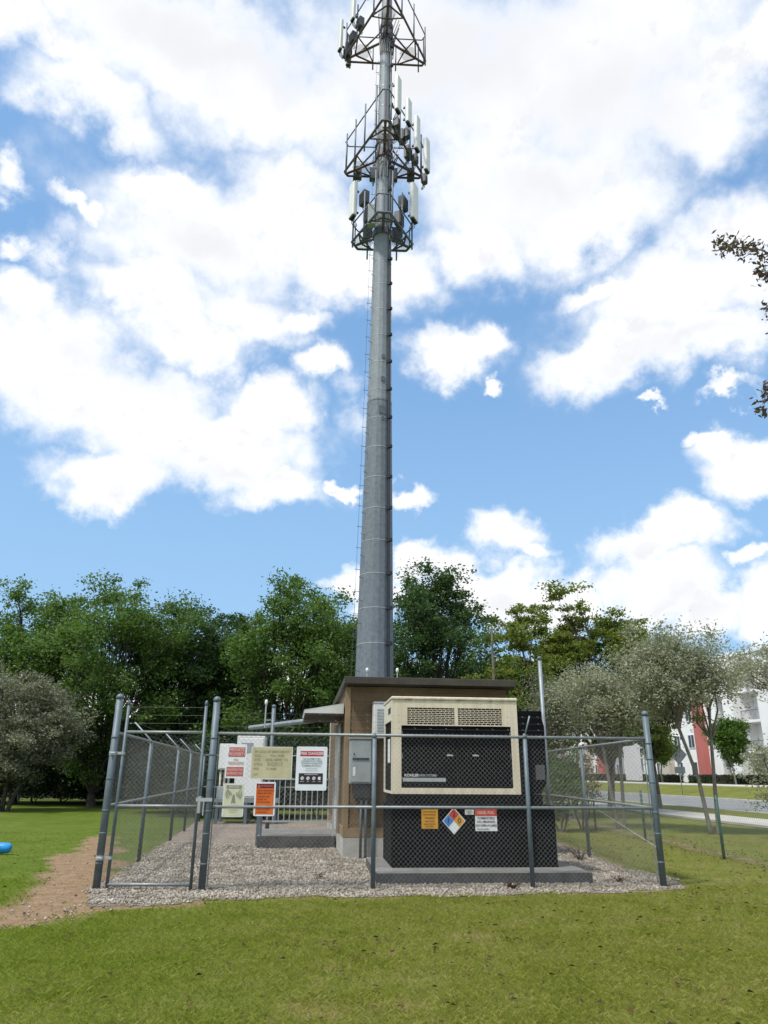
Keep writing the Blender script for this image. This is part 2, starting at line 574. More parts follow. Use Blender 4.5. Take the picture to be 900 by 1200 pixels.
def stones(P, rmin, rmax, z0):
    n = len(P)
    r = RNG.uniform(rmin, rmax, n)
    base = np.array([(1, 0, 0), (0, 1, 0), (-1, 0, 0), (0, -1, 0), (0, 0, .8), (0, 0, -.8)])
    ang = RNG.uniform(0, 6.28, n)
    B = np.repeat(base[None], n, 0) * RNG.uniform(.6, 1.25, (n, 6, 1))
    ca, sa = np.cos(ang)[:, None], np.sin(ang)[:, None]
    X = (B[..., 0] * ca - B[..., 1] * sa) * r[:, None] + P[:, :1]
    Y = (B[..., 0] * sa + B[..., 1] * ca) * r[:, None] + P[:, 1:2]
    Z = B[..., 2] * r[:, None] + z0 + r[:, None] * .3
    Vv = np.stack([X, Y, Z], 2).reshape(-1, 3)
    tri = np.array([(0, 1, 4), (1, 2, 4), (2, 3, 4), (3, 0, 4), (1, 0, 5), (2, 1, 5), (3, 2, 5), (0, 3, 5)])
    Q = (tri[None] + (np.arange(n) * 6)[:, None, None]).reshape(-1, 3)
    return Vv, Q


Pg = scatter(80000, -5.4, 5, 10.4, 19, lambda P: (sdf_poly(P, gravel_poly) + .35 * vnoise(P, 3, 5) + .1 * RNG.random(len(P)) < .20) & (RNG.random(len(P)) < np.clip(12.5 / P[:, 1], 0, 1) ** 2.2))
Pg = np.vstack([Pg, scatter(9000, -6.5, -2, 9, 14, lambda P: (sdf_poly(P, dirt_poly) < .1) & (RNG.random(len(P)) < .10 * np.clip(1.1 - np.abs(P[:, 0] + 3.4) / 1.1, .03, 1)))])
Vg, Qg = stones(Pg, .010, .030, .004)
gs = np_mesh('gravel_stones', Vg, Qg, stone, k=3)
tag(gs, 'loose tan and grey gravel spread through the fenced yard', 'gravel', kind='stuff')

# grass blades
grass_m = foliage('grass_blade', [(.185, .220, .026), (.275, .29, .049), (.355, .345, .092), (.43, .36, .17)], .55, .75, 1.1, lush)


def blades(P, h, w, mul=1.0):
    n = len(P)
    H = RNG.uniform(.5, 1.15, n) * h * mul
    W = RNG.uniform(.6, 1.2, n) * w
    a = RNG.uniform(0, 6.28, n)
    l = RNG.uniform(.8, 3.0, n)
    dx, dy = np.cos(a), np.sin(a)
    b = RNG.uniform(0, 6.28, n)
    lx, ly = np.cos(b) * l * H, np.sin(b) * l * H
    z = np.full(n, -.012)
    v0 = np.column_stack([P[:, 0] - dx * W, P[:, 1] - dy * W, z])
    v1 = np.column_stack([P[:, 0] + dx * W, P[:, 1] + dy * W, z])
    v2 = np.column_stack([P[:, 0] + dx * W * .6 + lx * .45, P[:, 1] + dy * W * .6 + ly * .45, H * .65])
    v3 = np.column_stack([P[:, 0] + lx, P[:, 1] + ly, H])
    return np.stack([v0, v1, v2, v3], 1).reshape(-1, 3), np.arange(n * 4).reshape(-1, 4)


def grass_keep(P):
    s = soil_amount(P)
    sd = sdf_poly(P, gravel_poly) + (vnoise(P, 3, 9) - .40) * .55
    dens = np.clip(7.5 / P[:, 1], .1, 1) ** 1.6
    thin = .35 + .65 * np.clip(vnoise(P, 1.7, 11) * 1.6, 0, 1)
    return (sd > .02) & (RNG.random(len(P)) < dens * thin * np.clip(1.12 - s * 1.25, .03, 1))


Pb = np.vstack([scatter(420000, -9, 9, 5.0, 12.6, grass_keep), scatter(150000, -13, 13, 12.2, 22, grass_keep)])
tuft = 1 + 1.5 * np.clip(1 - np.abs(sdf_poly(Pb, gravel_poly)) / .18, 0, 1) * vnoise(Pb, 5, 31) + .55 * (vnoise(Pb, 5.5, 33) > .76)
Vb, Qb = blades(Pb, .022, .0027, tuft)
far = np.repeat(np.clip(Pb[:, 1] / 9, 1, 2.0), 4)
tag(np_mesh('grass', Vb, Qb, grass_m), 'short olive green lawn grass growing around the fenced yard', 'grass', kind='stuff')

# fallen leaves on the lawn
def keep_litter(P):
    d = .25 + .75 * (P[:, 0] > -1) * np.clip(vnoise(P, .7, 4) * 1.3, 0, 1)
    d = np.where((np.abs(P[:, 0] - 7.3) < .7) & (P[:, 1] > 12), 4.0, d)
    return (sdf_poly(P, gravel_poly) > .1) & (RNG.random(len(P)) < d * .36)


Pl = scatter(13000, -8, 9, 5.2, 22, keep_litter)
n = len(Pl)
a = RNG.uniform(0, 6.28, n)
L = RNG.uniform(.012, .040, n)
cx, sx_ = np.cos(a) * L, np.sin(a) * L
zt = RNG.uniform(.022, .042, n)
Vl = np.stack([np.column_stack([Pl[:, 0] - cx, Pl[:, 1] - sx_, zt]), np.column_stack([Pl[:, 0] + sx_ * .5, Pl[:, 1] - cx * .5, zt + RNG.uniform(0, .02, n)]),
               np.column_stack([Pl[:, 0] + cx, Pl[:, 1] + sx_, zt + RNG.uniform(-.01, .015, n)]), np.column_stack([Pl[:, 0] - sx_ * .5, Pl[:, 1] + cx * .5, zt + RNG.uniform(0, .02, n)])], 1).reshape(-1, 3)
tag(np_mesh('leaf_litter', Vl, np.arange(n * 4).reshape(-1, 4), M['litter']), 'dark dry fallen leaves scattered over the lawn', 'leaves', kind='stuff')


# ------------------------------------------------------------------ street on the right
def strip(name, l0, l1, mat, z0, z1=None, s0=-200, s1=900, thick=0.0):
    z1 = z0 if z1 is None else z1
    mb = MB()
    k = 40
    ss = [s0 + (s1 - s0) * i / k for i in range(k + 1)]
    vs, fs = [], []
    for s in ss:
        vs += [street(l0, s, z0), street(l1, s, z1)]
    for i in range(k):
        fs.append((2 * i, 2 * i + 1, 2 * i + 3, 2 * i + 2))
    mb.add(vs, fs)
    if thick:
        vs2 = [(x, y, z - thick) for x, y, z in vs]
        o = len(vs)
        mb.add(vs2, [])
        mb.f += [(2 * i, 2 * i + 2, 2 * i + 2 + o, 2 * i + o) for i in range(k)] + [(2 * i + 1, 2 * i + 1 + o, 2 * i + 3 + o, 2 * i + 3) for i in range(k)]
        mb.m += [0] * (2 * k)
    return tag(mb.build(name, mat), kind='structure')


M['asphalt'] = mottled('worn_pale_asphalt', (.20, .20, .205), .9, 0, .15, .5, .15)
M['walk'] = mottled('pale_pavement', (.46, .44, .40), .9, 0, .12, .8, .1)
M['kerb'] = mottled('kerb_concrete', (.46, .455, .43), .9, 0, .12, .8, .1)
vm = bpy.data.materials.new('verge_grass')
lawn_material(vm, False)
strip('sidewalk', 16.0, 18.4, M['walk'], .02, thick=.08)
strip('near_verge', 18.4, 21.5, vm, .0, .0)
strip('kerb', 21.5, 21.7, M['kerb'], .02, thick=.15)
strip('road', 21.7, 32.4, M['asphalt'], -.12, -.12)
strip('kerb', 32.4, 32.6, M['kerb'], .02, thick=.15)
strip('far_verge', 32.6, 38.5, vm, .0, .72)
strip('far_sidewalk', 38.5, 42.0, M['walk'], .78, .84, thick=.1)
strip('far_lawn', 42.0, 400, vm, .83, 1.0)

# ------------------------------------------------------------------ fences
FT = 2.16          # top rail
FM = 1.117         # middle rail


def fabric(mb, L, h, z0=.03, p=.0715, r=.00125, y=0.0):
    """woven diamond wire: two families of crossing wires"""
    for sgn, yo in ((1, .0018), (-1, -.0018)):
        c = -h
        while c < L:
            xa, xb = max(0, c), min(L, c + h)
            if xb - xa > .02:
                za, zb = (xa - c), (xb - c)
                if sgn < 0:
                    za, zb = h - za, h - zb
                mb.tube([(xa, y + yo, z0 + za), (xb, y + yo, z0 + zb)], r, 3, cap=False)
            c += p
    return mb


def post(mb, x, h, r, dome=True, y=0):
    mb.tube([(x, y, -.05), (x, y, h)], r, 14)
    if dome:
        mb.lathe([(r * 1.12, h - .03), (r * 1.12, h + .005), (r * .9, h + .03), (r * .4, h + .048)], 14, x, y)
    return mb


def barbed(L, z, y, parent, sag=.006, x0=0.0):
    mb = MB()
    n = 10
    pts = [(x0 + (L - x0) * i / n, y, z - sag * math.sin(math.pi * i / n)) for i in range(n + 1)]
    mb.tube(pts, .001, 3, cap=False)
    x = x0 + .1
    while x < L:
        mb.tube([(x - .012, y - .012, z - .012), (x + .012, y + .012, z + .012)], .0014, 3, cap=False)
        mb.tube([(x + .012, y - .012, z - .012), (x - .012, y + .012, z + .012)], .0014, 3, cap=False)
        x += .25
    return mb.build('barbed_wire', M['iron'], parent)


def fence(name, label, A, B, posts, arms=True, wires=3, ends=(None, None), slack=0.0):
    d = B - A
    L = d.length
    rz = math.atan2(d.y, d.x)
    root = thing(name, label, 'fence', A, rz)
    MB().tube([(0, 0, FT), (L, 0, FT)], .0215, 10).build('top_rail', M['rail'], root, True)
    MB().tube([(0, 0, FM), (L, 0, FM)], .0215, 10).build('middle_rail', M['rail'], root, True)
    fabric(MB(), L, FT + .012, y=.03).build('chain_link_fabric', M['wire'], root)
    MB().tube([(0, .03, .05), (L, .03, .05)], .002, 4).build('tension_wire', M['wire'], root)
    for x, h, r in posts:
        o = post(MB(), x, h, r).build('post', M['galv_post'], root, True)
        if r > .045:
            for zb in (.35, .75, FM - .06, 1.5, 1.85, FT - .07):
                MB().lathe([(r * 1.05, zb - .012), (r * 1.10, zb - .010), (r * 1.10, zb + .010), (r * 1.05, zb + .012)], 14, x, 0).build('tension_band', M['galv_post'], o, True)
    return root, L, rz


fr, FL, FRZ = fence('chain_link_fence', 'front chain link fence hung with warning signs, grey rails before the generator', FA, FB,
                    [(0, 2.66, .052), ((Vector((-.12, 11.866, 0)) - FA).length, 2.15, .034), ((Vector((2.27, 12.11, 0)) - FA).length, 2.17, .034), (0, 0, 0)][:3] + [((FB - FA).length, 2.55, .050)])
for zz in (2.27, 2.37, 2.47):
    barbed(FL, zz, 0, fr, .012)
# arm on the second line post, leaning out to the lawn
xa = (Vector((2.27, 12.11, 0)) - FA).length
MB().tube([(xa, 0, FT), (xa + .03, -.04, 2.30), (xa + .07, -.10, 2.48)], .012, 6).build('barb_arm', M['galv'], fr, True)
# tension bar beside each end post
for xx in (.07, FL - .07):
    MB().box(xx - .008, xx + .008, .027, .033, .05, FT).build('tension_bar', M['rail'], fr)

lf, LL, LRZ = fence('chain_link_fence', 'left chain link fence with slanted barb arms running back from the gate', GP, LB, [(0, 2.69, .054)])
LD = (LB - GP).normalized()
for gp in ((154.4, 1010), (190, 985.5), (210, 974.5), None):
    x = (G(*gp) - GP).dot(LD) if gp else LL
    po = post(MB(), x, FT, .036, False).build('post', M['galv_post'], lf, True)
    MB().tube([(x, 0, FT - .05), (x, .02, FT + .03), (x, .36, FT + .36)], .016, 6).build('barb_arm', M['galv'], po, True)
x = 3.0
for k in (.12, .24, .36):
    barbed(LL, FT + k, k, lf, .01, 3.55)

rf, RL, RRZ = fence('chain_link_fence', 'right chain link fence beside the lawn, white panel hung on it', FB, RB, [])
RD = (RB - FB).normalized()
for x in (4.15, 7.6, 11.2, RL):
    post(MB(), x, FT, .036, True).build('post', M['galv_post'], rf, True)
# brace rod and turnbuckle from the corner post down to the first line post
MB().tube([(.05, .02, .55), (4.1, .02, 1.08)], .007, 6).build('brace_rod', M['alu'], rf, True)
bf, BL, BRZ = fence('chain_link_fence', 'rear chain link fence closing the yard under the dark oaks', LB, RB, [])
for x in (2.6, 5.2, 7.8):
    post(MB(), x, FT, .036, True).build('post', M['galv_post'], bf, True)

# gate leaf
GL = (FA - GP).length
gate = thing('fence_gate', 'closed chain link gate between two tall grey posts', 'gate', GP, math.atan2(FA.y - GP.y, FA.x - GP.x))
g0, g1 = .15, GL - .16
for x in (g0, g1):
    post(MB(), x, 2.60, .024, True).build('upright', M['galv_post'], gate, True)
for z in (.075, 1.12, 2.17):
    MB().tube([(g0, 0, z), (g1, 0, z)], .0215, 10).build('gate_rail', M['rail'], gate, True)
fabric(MB(), g1 - g0, 2.07, z0=.09, y=.025).build('chain_link_fabric', M['wire'], gate, loc=(g0, 0, 0))
for z in (.42, 1.86):
    mb = MB()
    mb.lathe([(.060, z - .03), (.060, z + .03)], 12, 0, 0)
    mb.lathe([(.032, z - .02), (.032, z + .02)], 10, g0, 0)
    mb.box(.04, g0, -.008, .008, z - .02, z + .02)
    mb.tube([(-.02, -.075, z), (.06, -.085, z)], .012, 6)
    mb.build('hinge', M['alu'], gate)
mb = MB()
mb.box(g1 - .02, GL + .06, -.062, -.050, 1.19, 1.24)
mb.box(g1 + .01, g1 + .05, -.06, .06, 1.03, 1.26)
mb.tube([(GL - .06, -.06, 1.0), (GL - .06, -.06, 1.2)], .012, 8)
mb.build('latch', M['alu'], gate)
for zz in (2.3, 2.42, 2.54):
    mb = MB().tube([(g0, 0, zz), (g1, 0, zz)], .001, 3)
    mb.build('barbed_wire', M['iron'], gate)


# ------------------------------------------------------------------ signs on the front fence
def fence_uv(px, py):
    """a point of the front fence plane -> (distance along it, height)"""
    d = ray(px, py)
    n = Vector((-math.sin(FRZ), math.cos(FRZ), 0))
    o = Vector((0, 0, EYE))
    t = (Vector((FA.x, FA.y, 0)) - o).dot(n) / d.dot(n)
    p = o + d * t
    return (p - FA).dot(Vector((math.cos(FRZ), math.sin(FRZ), 0))), p.z


def rrect(w, h, r, n=4):
    out = []
    for cx, cz, a0 in ((w / 2 - r, h / 2 - r, 0), (-w / 2 + r, h / 2 - r, 90), (-w / 2 + r, -h / 2 + r, 180), (w / 2 - r, -h / 2 + r, 270)):
        for k in range(n + 1):
            a = R(a0 + 90 * k / n)
            out.append((cx + r * math.cos(a), cz + r * math.sin(a)))
    return out


def sign(name, label, px0, px1, py0, py1, base, panels, texts, tilt=0.0, r=.02):
    ym = (py0 + py1) / 2
    u0, u1 = fence_uv(px0, ym)[0], fence_uv(px1, ym)[0]
    z1, z0 = fence_uv(px0, py0)[1], fence_uv(px1, py1)[1]
    w, h = u1 - u0, z1 - z0
    ctr = FA + Vector((math.cos(FRZ), math.sin(FRZ), 0)) * ((u0 + u1) / 2) + Vector((math.sin(FRZ), -math.cos(FRZ), 0)) * .012
    root = thing(name, label, 'sign', (ctr.x, ctr.y, (z0 + z1) / 2), FRZ)
    root.rotation_euler = (0, R(tilt), FRZ)
    MB().prism(rrect(w, h, r), 0, .004, 'y').build('plate', M[base], root)
    for nm, x0, x1, y0, y1, mat, lay in panels:                    # fractions of the plate, from the top left
        MB().prism([(p + (x0 + x1 - 1) / 2 * w, q - (y0 + y1 - 1) / 2 * h) for p, q in rrect((x1 - x0) * w, (y1 - y0) * h, .006, 2)], -.001 - .001 * lay, .001, 'y').build(nm, M[mat], root)
    for nm, mat, lines in texts:
        o = text_mesh([(s, sz * h, (fx - .5) * w, (.5 - fy) * h, al, xsc) for s, sz, fx, fy, al, xsc in lines], nm, M[mat], root)
        o.location = (0, -.0042, 0)
    for fx in (-.42, .42):
        for fz in (-.46, .46):
            MB().tube([(fx * w, -.003, fz * h), (fx * w, .02, fz * h)], .006, 6).build('bolt', M['alu'], root)
    return root, w, h


sign('warning_sign', 'faded white sign with two red bands, hung above the yellow notice', 264.7, 288.5, 872, 912, 'sign_white',
     [('heading_band', .12, .93, .09, .38, 'sign_faded_red', 0), ('lower_band', .06, .90, .67, .95, 'sign_faded_red', 0)],
     [('heading_lettering', 'sign_pink', [('PRIVATE', .135, .52, .17, 'CENTER', .95), ('PROPERTY', .135, .52, .30, 'CENTER', .86)]),
      ('lettering', 'sign_faded_orange', [('NO', .09, .5, .46, 'CENTER', 1), ('TRESPASSING', .125, .5, .565, 'CENTER', .66)]),
      ('lower_lettering', 'sign_pink', [('VIOLATORS WILL', .09, .48, .755, 'CENTER', .72), ('BE PROSECUTED', .09, .48, .865, 'CENTER', .72)])])
ns, w, h = sign('notice_sign', 'faded yellow notice sign with a black radio antenna symbol', 261, 286, 918, 957.5, 'sign_border',
     [('face', .06, .94, .035, .965, 'sign_cream', 0), ('heading_band', .14, .86, .055, .155, 'sign_grey', 1)],
     [('heading_lettering', 'sign_border', [('NOTICE', .085, .5, .105, 'CENTER', 1)]),
      ('lettering', 'sign_ghost', [('Radio frequency fields beyond', .032, .5, .66, 'CENTER', 1), ('this point may exceed the', .032, .5, .72, 'CENTER', 1), ('FCC general population', .032, .5, .78, 'CENTER', 1), ('exposure limit.', .032, .5, .84, 'CENTER', 1)])])
mb = MB()                                                          # the antenna symbol: mast and three arcs each side
mb.prism([(-.055 * w, .02 * h - .10 * h), (.055 * w, -.08 * h), (.11 * w, -.115 * h), (.035 * w, .17 * h), (-.035 * w, .17 * h), (-.11 * w, -.115 * h)][::-1], -.004, -.001, 'y')
for sg in (-1, 1):
    for rr in (.08, .16, .24, .32):
        pts = []
        for k in range(9):
            a = R(-42 + 84 * k / 8)
            pts.append((sg * (.06 * w + rr * w * math.cos(a) * .95), -.0035, .19 * h + rr * w * math.sin(a)))
        mb.tube(pts, .0045 if rr > .1 else .006, 4)
mb.build('antenna_symbol', M['sign_grey'], ns)
sign('site_board', 'wide sun-faded tan board with almost vanished lettering', 294, 342.5, 874.8, 913.2, 'sign_border',
     [('face', .02, .98, .02, .97, 'sign_board', 0)],
     [('lettering', 'sign_ghost', [('IN CASE OF EMERGENCY', .10, .5, .15, 'CENTER', 1), ('CALL', .10, .07, .27, 'LEFT', 1), ('TOLL FREE', .10, .62, .27, 'CENTER', 1), ('SITE', .11, .07, .40, 'LEFT', 1), ('AND REFER TO', .11, .62, .40, 'CENTER', .95),
                                   ('SITE #', .10, .07, .54, 'LEFT', 1), ('842017', .17, .58, .54, 'CENTER', 1), ('FCC', .09, .07, .68, 'LEFT', 1), ('OWNER', .09, .5, .68, 'CENTER', 1), ('ASR', .09, .07, .85, 'LEFT', 1)])], r=.012)
ws, w, h = sign('warning_sign', 'orange warning sign in a white border with a dark heading', 298, 322.5, 916.3, 956.3, 'sign_white',
     [('face', .07, .93, .045, .955, 'sign_orange', 0), ('heading_band', .09, .91, .055, .185, 'sign_maroon', 1)],
     [('heading_lettering', 'sign_faded_red', [('WARNING', .085, .58, .12, 'CENTER', .95)]),
      ('lettering', 'sign_rust', [('RADIO FREQUENCY', .062, .13, .25, 'LEFT', .95), ('FIELDS BEYOND', .062, .13, .33, 'LEFT', 1), ('THIS POINT MAY', .055, .13, .43, 'LEFT', .95), ('EXCEED THE', .055, .13, .51, 'LEFT', .95), ('EXPOSURE LIMIT', .055, .13, .59, 'LEFT', 1), ('OBEY ALL POSTED', .055, .13, .72, 'LEFT', 1), ('SIGNS AND SITE', .055, .13, .80, 'LEFT', 1), ('GUIDELINES', .055, .13, .88, 'LEFT', 1.1)])])
MB().prism([(-.40 * w, .335 * h), (-.21 * w, .335 * h), (-.305 * w, .43 * h)], -.004, -.002, 'y').build('alert_triangle', M['sign_faded_red'], ws)
fs, w, h = sign('fire_danger_sign', 'white fire danger sign with a red heading and a black strip of four symbols', 346.8, 383, 874.8, 926.5, 'sign_white',
     [('heading_band', .12, .88, .10, .225, 'sign_red', 0), ('symbol_strip', .10, .88, .61, .86, 'sign_black', 0)],
     [('heading_lettering', 'sign_white', [('FIRE DANGER', .094, .5, .163, 'CENTER', .98)]),
      ('lettering', 'sign_grey', [('THIS EQUIPMENT MAY', .044, .5, .28, 'CENTER', 1), ('CONTAIN HAZARDOUS', .044, .5, .385, 'CENTER', 1.06), ('FLAMMABLE MATERIALS', .044, .5, .44, 'CENTER', .98), ('Authorized personnel only', .026, .5, .50, 'CENTER', 1), ('Keep all ignition sources away', .024, .5, .55, 'CENTER', 1)]),
      ('green_lettering', 'sign_teal', [('LITHIUM ION BATTERIES', .046, .5, .333, 'CENTER', 1.0)]),
      ('strip_lettering', 'sign_white', [('PROHIBITED ACTS', .030, .5, .64, 'CENTER', 1.3), ('SMOKING', .020, .215, .80, 'CENTER', 1), ('FIRE', .020, .40, .80, 'CENTER', 1), ('WATER', .020, .59, .80, 'CENTER', 1), ('PHONES', .020, .77, .80, 'CENTER', 1)])])
for i, fx in enumerate((.215, .40, .59, .77)):
    cx0, cz0, r0 = (fx - .5) * w, (.5 - .725) * h, .052 * w
    so = MB().prism([(cx0 + r0 * math.cos(2 * math.pi * k / 20), cz0 + r0 * math.sin(2 * math.pi * k / 20)) for k in range(20)], -.0035, -.001, 'y').build('prohibition_symbol', M['sign_white'], fs)
    mb = MB()
    if i < 3:
        mb.box(cx0 - r0 * .35, cx0 + r0 * .45, -.0045, -.003, cz0 - r0 * .22, cz0 + r0 * .2)
        mb.prism([(cx0 - r0 * .75, cz0 + r0 * .55), (cx0 - r0 * .55, cz0 + r0 * .75), (cx0 + r0 * .75, cz0 - r0 * .55), (cx0 + r0 * .55, cz0 - r0 * .75)], -.0055, -.0036, 'y')
    else:
        mb.prism([(cx0 + r0 * 1.02, cz0 - r0 * .35), (cx0 + r0 * 1.02, cz0 + r0 * .35), (cx0 + r0 * .1, cz0)], -.0045, -.003, 'y')
    mb.build('slash', M['sign_red'] if i < 3 else M['sign_black'], so)

# white panel on the right fence, seen from behind at a slant
o = MB().box(0, .62, 0, .004, 0, .46)
pb = FB + RD * .35
wp = thing('blank_sign', 'blank white panel hung on the right fence beside the corner post', 'sign', (pb.x - .03, pb.y, 1.52), RRZ)
MB().prism([(p + .42, q + .28) for p, q in rrect(.84, .56, .02)], -.004, 0, 'y').build('plate', M['white_paint'], wp)
for fx, fz in ((.06, .05), (.78, .05), (.06, .51), (.78, .51)):
    MB().tube([(fx, -.012, fz), (fx, .03, fz)], .006, 6).build('bolt', M['alu'], wp)

# ------------------------------------------------------------------ generator on its pad
GRZ = R(5.3)
M['dark_side'] = mottled('dark_side_concrete', (.075, .075, .072), .95, 0, .4, 3.0, .35, .35)  # darker concrete for every face of slab and landing except the top
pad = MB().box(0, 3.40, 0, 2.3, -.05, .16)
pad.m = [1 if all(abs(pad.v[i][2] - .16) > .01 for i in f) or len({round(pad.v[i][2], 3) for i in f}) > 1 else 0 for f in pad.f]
po = pad.build('generator_pad', [M['concrete'], M['dark_side']])
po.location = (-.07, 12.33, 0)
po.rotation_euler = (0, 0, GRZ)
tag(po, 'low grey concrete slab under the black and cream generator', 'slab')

gen = thing('standby_generator', 'cream and black standby generator standing on the concrete slab', 'generator', (.165, 13.03, .16), GRZ)
W = 2.215                       # enclosure width
mb = MB().box(0, 2.78, 0, 1.45, 0, .95)
mb.build('base_tank', M['black_paint'], gen, bevel=.012)
MB().box(.05, 2.60, .04, 1.42, .953, 1.115).build('skid_frame', M['black_paint'], gen, bevel=.008)
for x in (.35, 1.0, 1.7, 2.3):
    MB().box(x, x + .06, .015, .05, .97, 1.10).build('mount_bracket', M['black_paint'], gen)
# cream enclosure: a frame round a recessed door opening, chamfered top edges
x0, x1, zb, zt = 0.0, W, 1.12, 2.70
dx0, dx1, dz0, dz1 = .165, W - .125, 1.215, 2.225
mb = MB()
mb.prism([(x0, zb), (x1, zb), (x1, dz0), (x0, dz0)], .0, .06, 'y')
mb.prism([(x0, dz0), (dx0, dz0), (dx0, dz1), (x0, dz1)], .0, .06, 'y')
mb.prism([(dx1, dz0), (x1, dz0), (x1, dz1), (dx1, dz1)], .0, .06, 'y')
l0, l1, l2, l3, lz0, lz1 = .27, 1.10, 1.16, 1.94, 2.245, 2.525
mb.box(x0, x1, 0, .06, dz1, lz0)
mb.box(x0, x1, 0, .06, lz1, zt - .047)
mb.box(x0, l0, 0, .06, lz0, lz1)
mb.box(l1, l2, 0, .06, lz0, lz1)
mb.box(l3, x1, 0, .06, lz0, lz1)
mb.prism([(.061, zb), (.061, zt - .047), (1.42, zt - .047), (1.42, zb)], x0 + .05, x1 - .001, 'x')
body = mb.build('enclosure', M['cream'], gen)
mb = MB()                        # lid with rolled edge
mb.box(x0 - .012, x1 + .012, -.022, 1.44, zt - .045, zt + .012)
mb.build('roof_cap', M['cream'], gen, bevel=.018)
mb = MB().box(x0, x0 + .049, .061, 1.42, 2.31, zt - .048)
mb.box(x0, x0 + .05, .06, .12, zb, 2.31)
mb.box(x0, x0 + .05, 1.30, 1.42, zb, 2.31)
mb.box(x0, x0 + .05, .12, 1.30, zb, 1.16)
mb.build('side_frame', M['cream_pale'], gen)
MB().box(x0 + .02, x0 + .055, .122, 1.298, 1.162, 2.308).build('side_panel', M['black_paint'], gen)
MB().box(x0 + .012, x0 + .02, .45, .80, 1.62, 2.02).build('side_decal', M['white_paint'], gen)
MB().box(x0 - .004, x0 + .001, .20, .62, 2.44, 2.54).build('side_vent', M['dark_plastic'], gen)
mb = MB()
mb.box(dx0, (dx0 + dx1) / 2 - .004, .018, .05, dz0 + .004, dz1 - .004)
MB().box(dx0 - .001, dx1 + .001, .052, .062, dz0, dz1).build('door_backing', M['dark_plastic'], gen)
for a, b_ in ((dx0 + .004, (dx0 + dx1) / 2 - .004), ((dx0 + dx1) / 2 + .004, dx1 - .004)):
    d_ = MB().box(a, b_, .016, .05, dz0 + .006, dz1 - .006).build('door', M['black_paint'], gen, bevel=.006)
    for hz in (1.35, 1.72, 2.09):
        he = a + .012 if a < 1 else b_ - .012
        MB().tube([(he, .010, hz - .035), (he, .010, hz + .035)], .010, 6).build('hinge', M['iron'], d_, True)
    hx = b_ - .17 if a < 1 else a + .27
    hb = MB()
    hb.box(hx, hx + .085, -.004, .016, 1.73, 1.755)
    hb.tube([(hx + .015, -.012, 1.742), (hx + .10, -.02, 1.735)], .009, 6)
    hb.build('handle', M['alu'], d_)
for a, b_ in ((l0, l1), (l2, l3)):
    lv = MB()
    lv.box(a, b_, .045, .058, lz0, lz1, 1)
    rows = 9
    for i in range(1, rows):
        z = lz0 + (lz1 - lz0) * i / rows
        lv.box(a, b_, .008, .03, z - .0045, z + .0045)
    for i in range(rows):
        z0_, z1_ = lz0 + (lz1 - lz0) * i / rows, lz0 + (lz1 - lz0) * (i + 1) / rows
        x = a + (.0 if i % 2 else .05)
        while x < b_ - .01:
            if x > a + .01:
                lv.box(x - .0045, x + .0045, .010, .028, z0_, z1_)
            x += .075
    lv.build('louvre_grille', [M['cream'], M['dark_plastic']], gen)
bt = MB()
for x_ in [x0 + .03 + i * .305 for i in range(8)]:
    for z_ in (zb + .045, zt - .085):
        bt.tube([(x_, -.006, z_), (x_, .004, z_)], .009, 6)
bt.build('bolts', M['cream_pale'], gen)
# maker's strip on the left door
MB().box(dx0 + .01, dx0 + .76, .012, .0165, 1.315, 1.375).build('decal_strip', M['alu'], gen)
to = text_mesh([('KOHLER', .062, dx0 + .05, 1.413, 'LEFT', 1.05)], 'lettering', M['white_paint'], gen)
to.location = (0, .013, 0)
to = text_mesh([('POWER SYSTEMS', .052, dx0 + .255, 1.411, 'LEFT', .88)], 'lettering', M['alu'], gen)
to.location = (0, .013, 0)
# radiator hood on the right end
mb = MB()
mb.prism([(W + .016, 1.13), (2.58, 1.13), (2.68, 1.30), (2.70, 1.50), (2.70, 2.25), (2.67, 2.35), (2.67, 2.50), (W + .016, 2.50)], .03, 1.38, 'y')
mb.build('radiator_hood', M['black_paint'], gen, bevel=.01)
MB().box(2.50, 2.66, .026, .032, 1.36, 1.60).build('hood_access_plate', M['iron'], gen)
# placards on the tank
def placard(label, x, z, w, h, base, bands, lettering):
    root = MB().box(x, x + w, -.006, .0, z, z + h).build('placard', M[base], gen)
    root['label'] = label
    for x0_, x1_, y0_, y1_, mt in bands:
        MB().box(x + x0_ * w, x + x1_ * w, -.008, -.006, z + (1 - y1_) * h, z + (1 - y0_) * h).build('heading_band', M[mt], root)
    for mt, lines in lettering:
        o_ = text_mesh([(s, sz * h, x + fx * w, z + (1 - fy) * h, 'CENTER', xs_) for s, sz, fx, fy, xs_ in lines], 'lettering', M[mt], root)
        o_.location = (0, -.0088, 0)
    return root


placard('square yellow placard of black print on the fuel tank', .50, .585, .275, .295, 'tag_yellow', [],
        [('sign_maroon', [('CAUTION THIS UNIT', .10, .5, .12, .8), ('STARTS WITHOUT', .10, .5, .28, .85), ('WARNING', .12, .5, .45, 1), ('KEEP CLEAR', .10, .5, .62, 1), ('HEARING PROTECTION', .09, .5, .77, .7), ('REQUIRED', .09, .5, .89, 1)])])
placard('small plain white label above the danger placard', 1.235, .80, .15, .08, 'offwhite', [], [('sign_grey', [('DIESEL', .5, .5, .35, .8), ('FUEL', .45, .5, .78, .8)])])
placard('white placard under a red heading on the fuel tank', 1.405, .55, .37, .335, 'white_paint', [(0, 1, 0, .31, 'tag_red')],
        [('sign_pink', [('DIESEL FUEL', .2, .5, .16, .8)]), ('sign_black', [('COMBUSTIBLE', .15, .5, .41, .9), ('NO SMOKING', .15, .5, .58, .95), ('NO OPEN FLAMES', .15, .5, .75, .88), ('WITHIN 50 FEET', .09, .35, .92, .9)])])
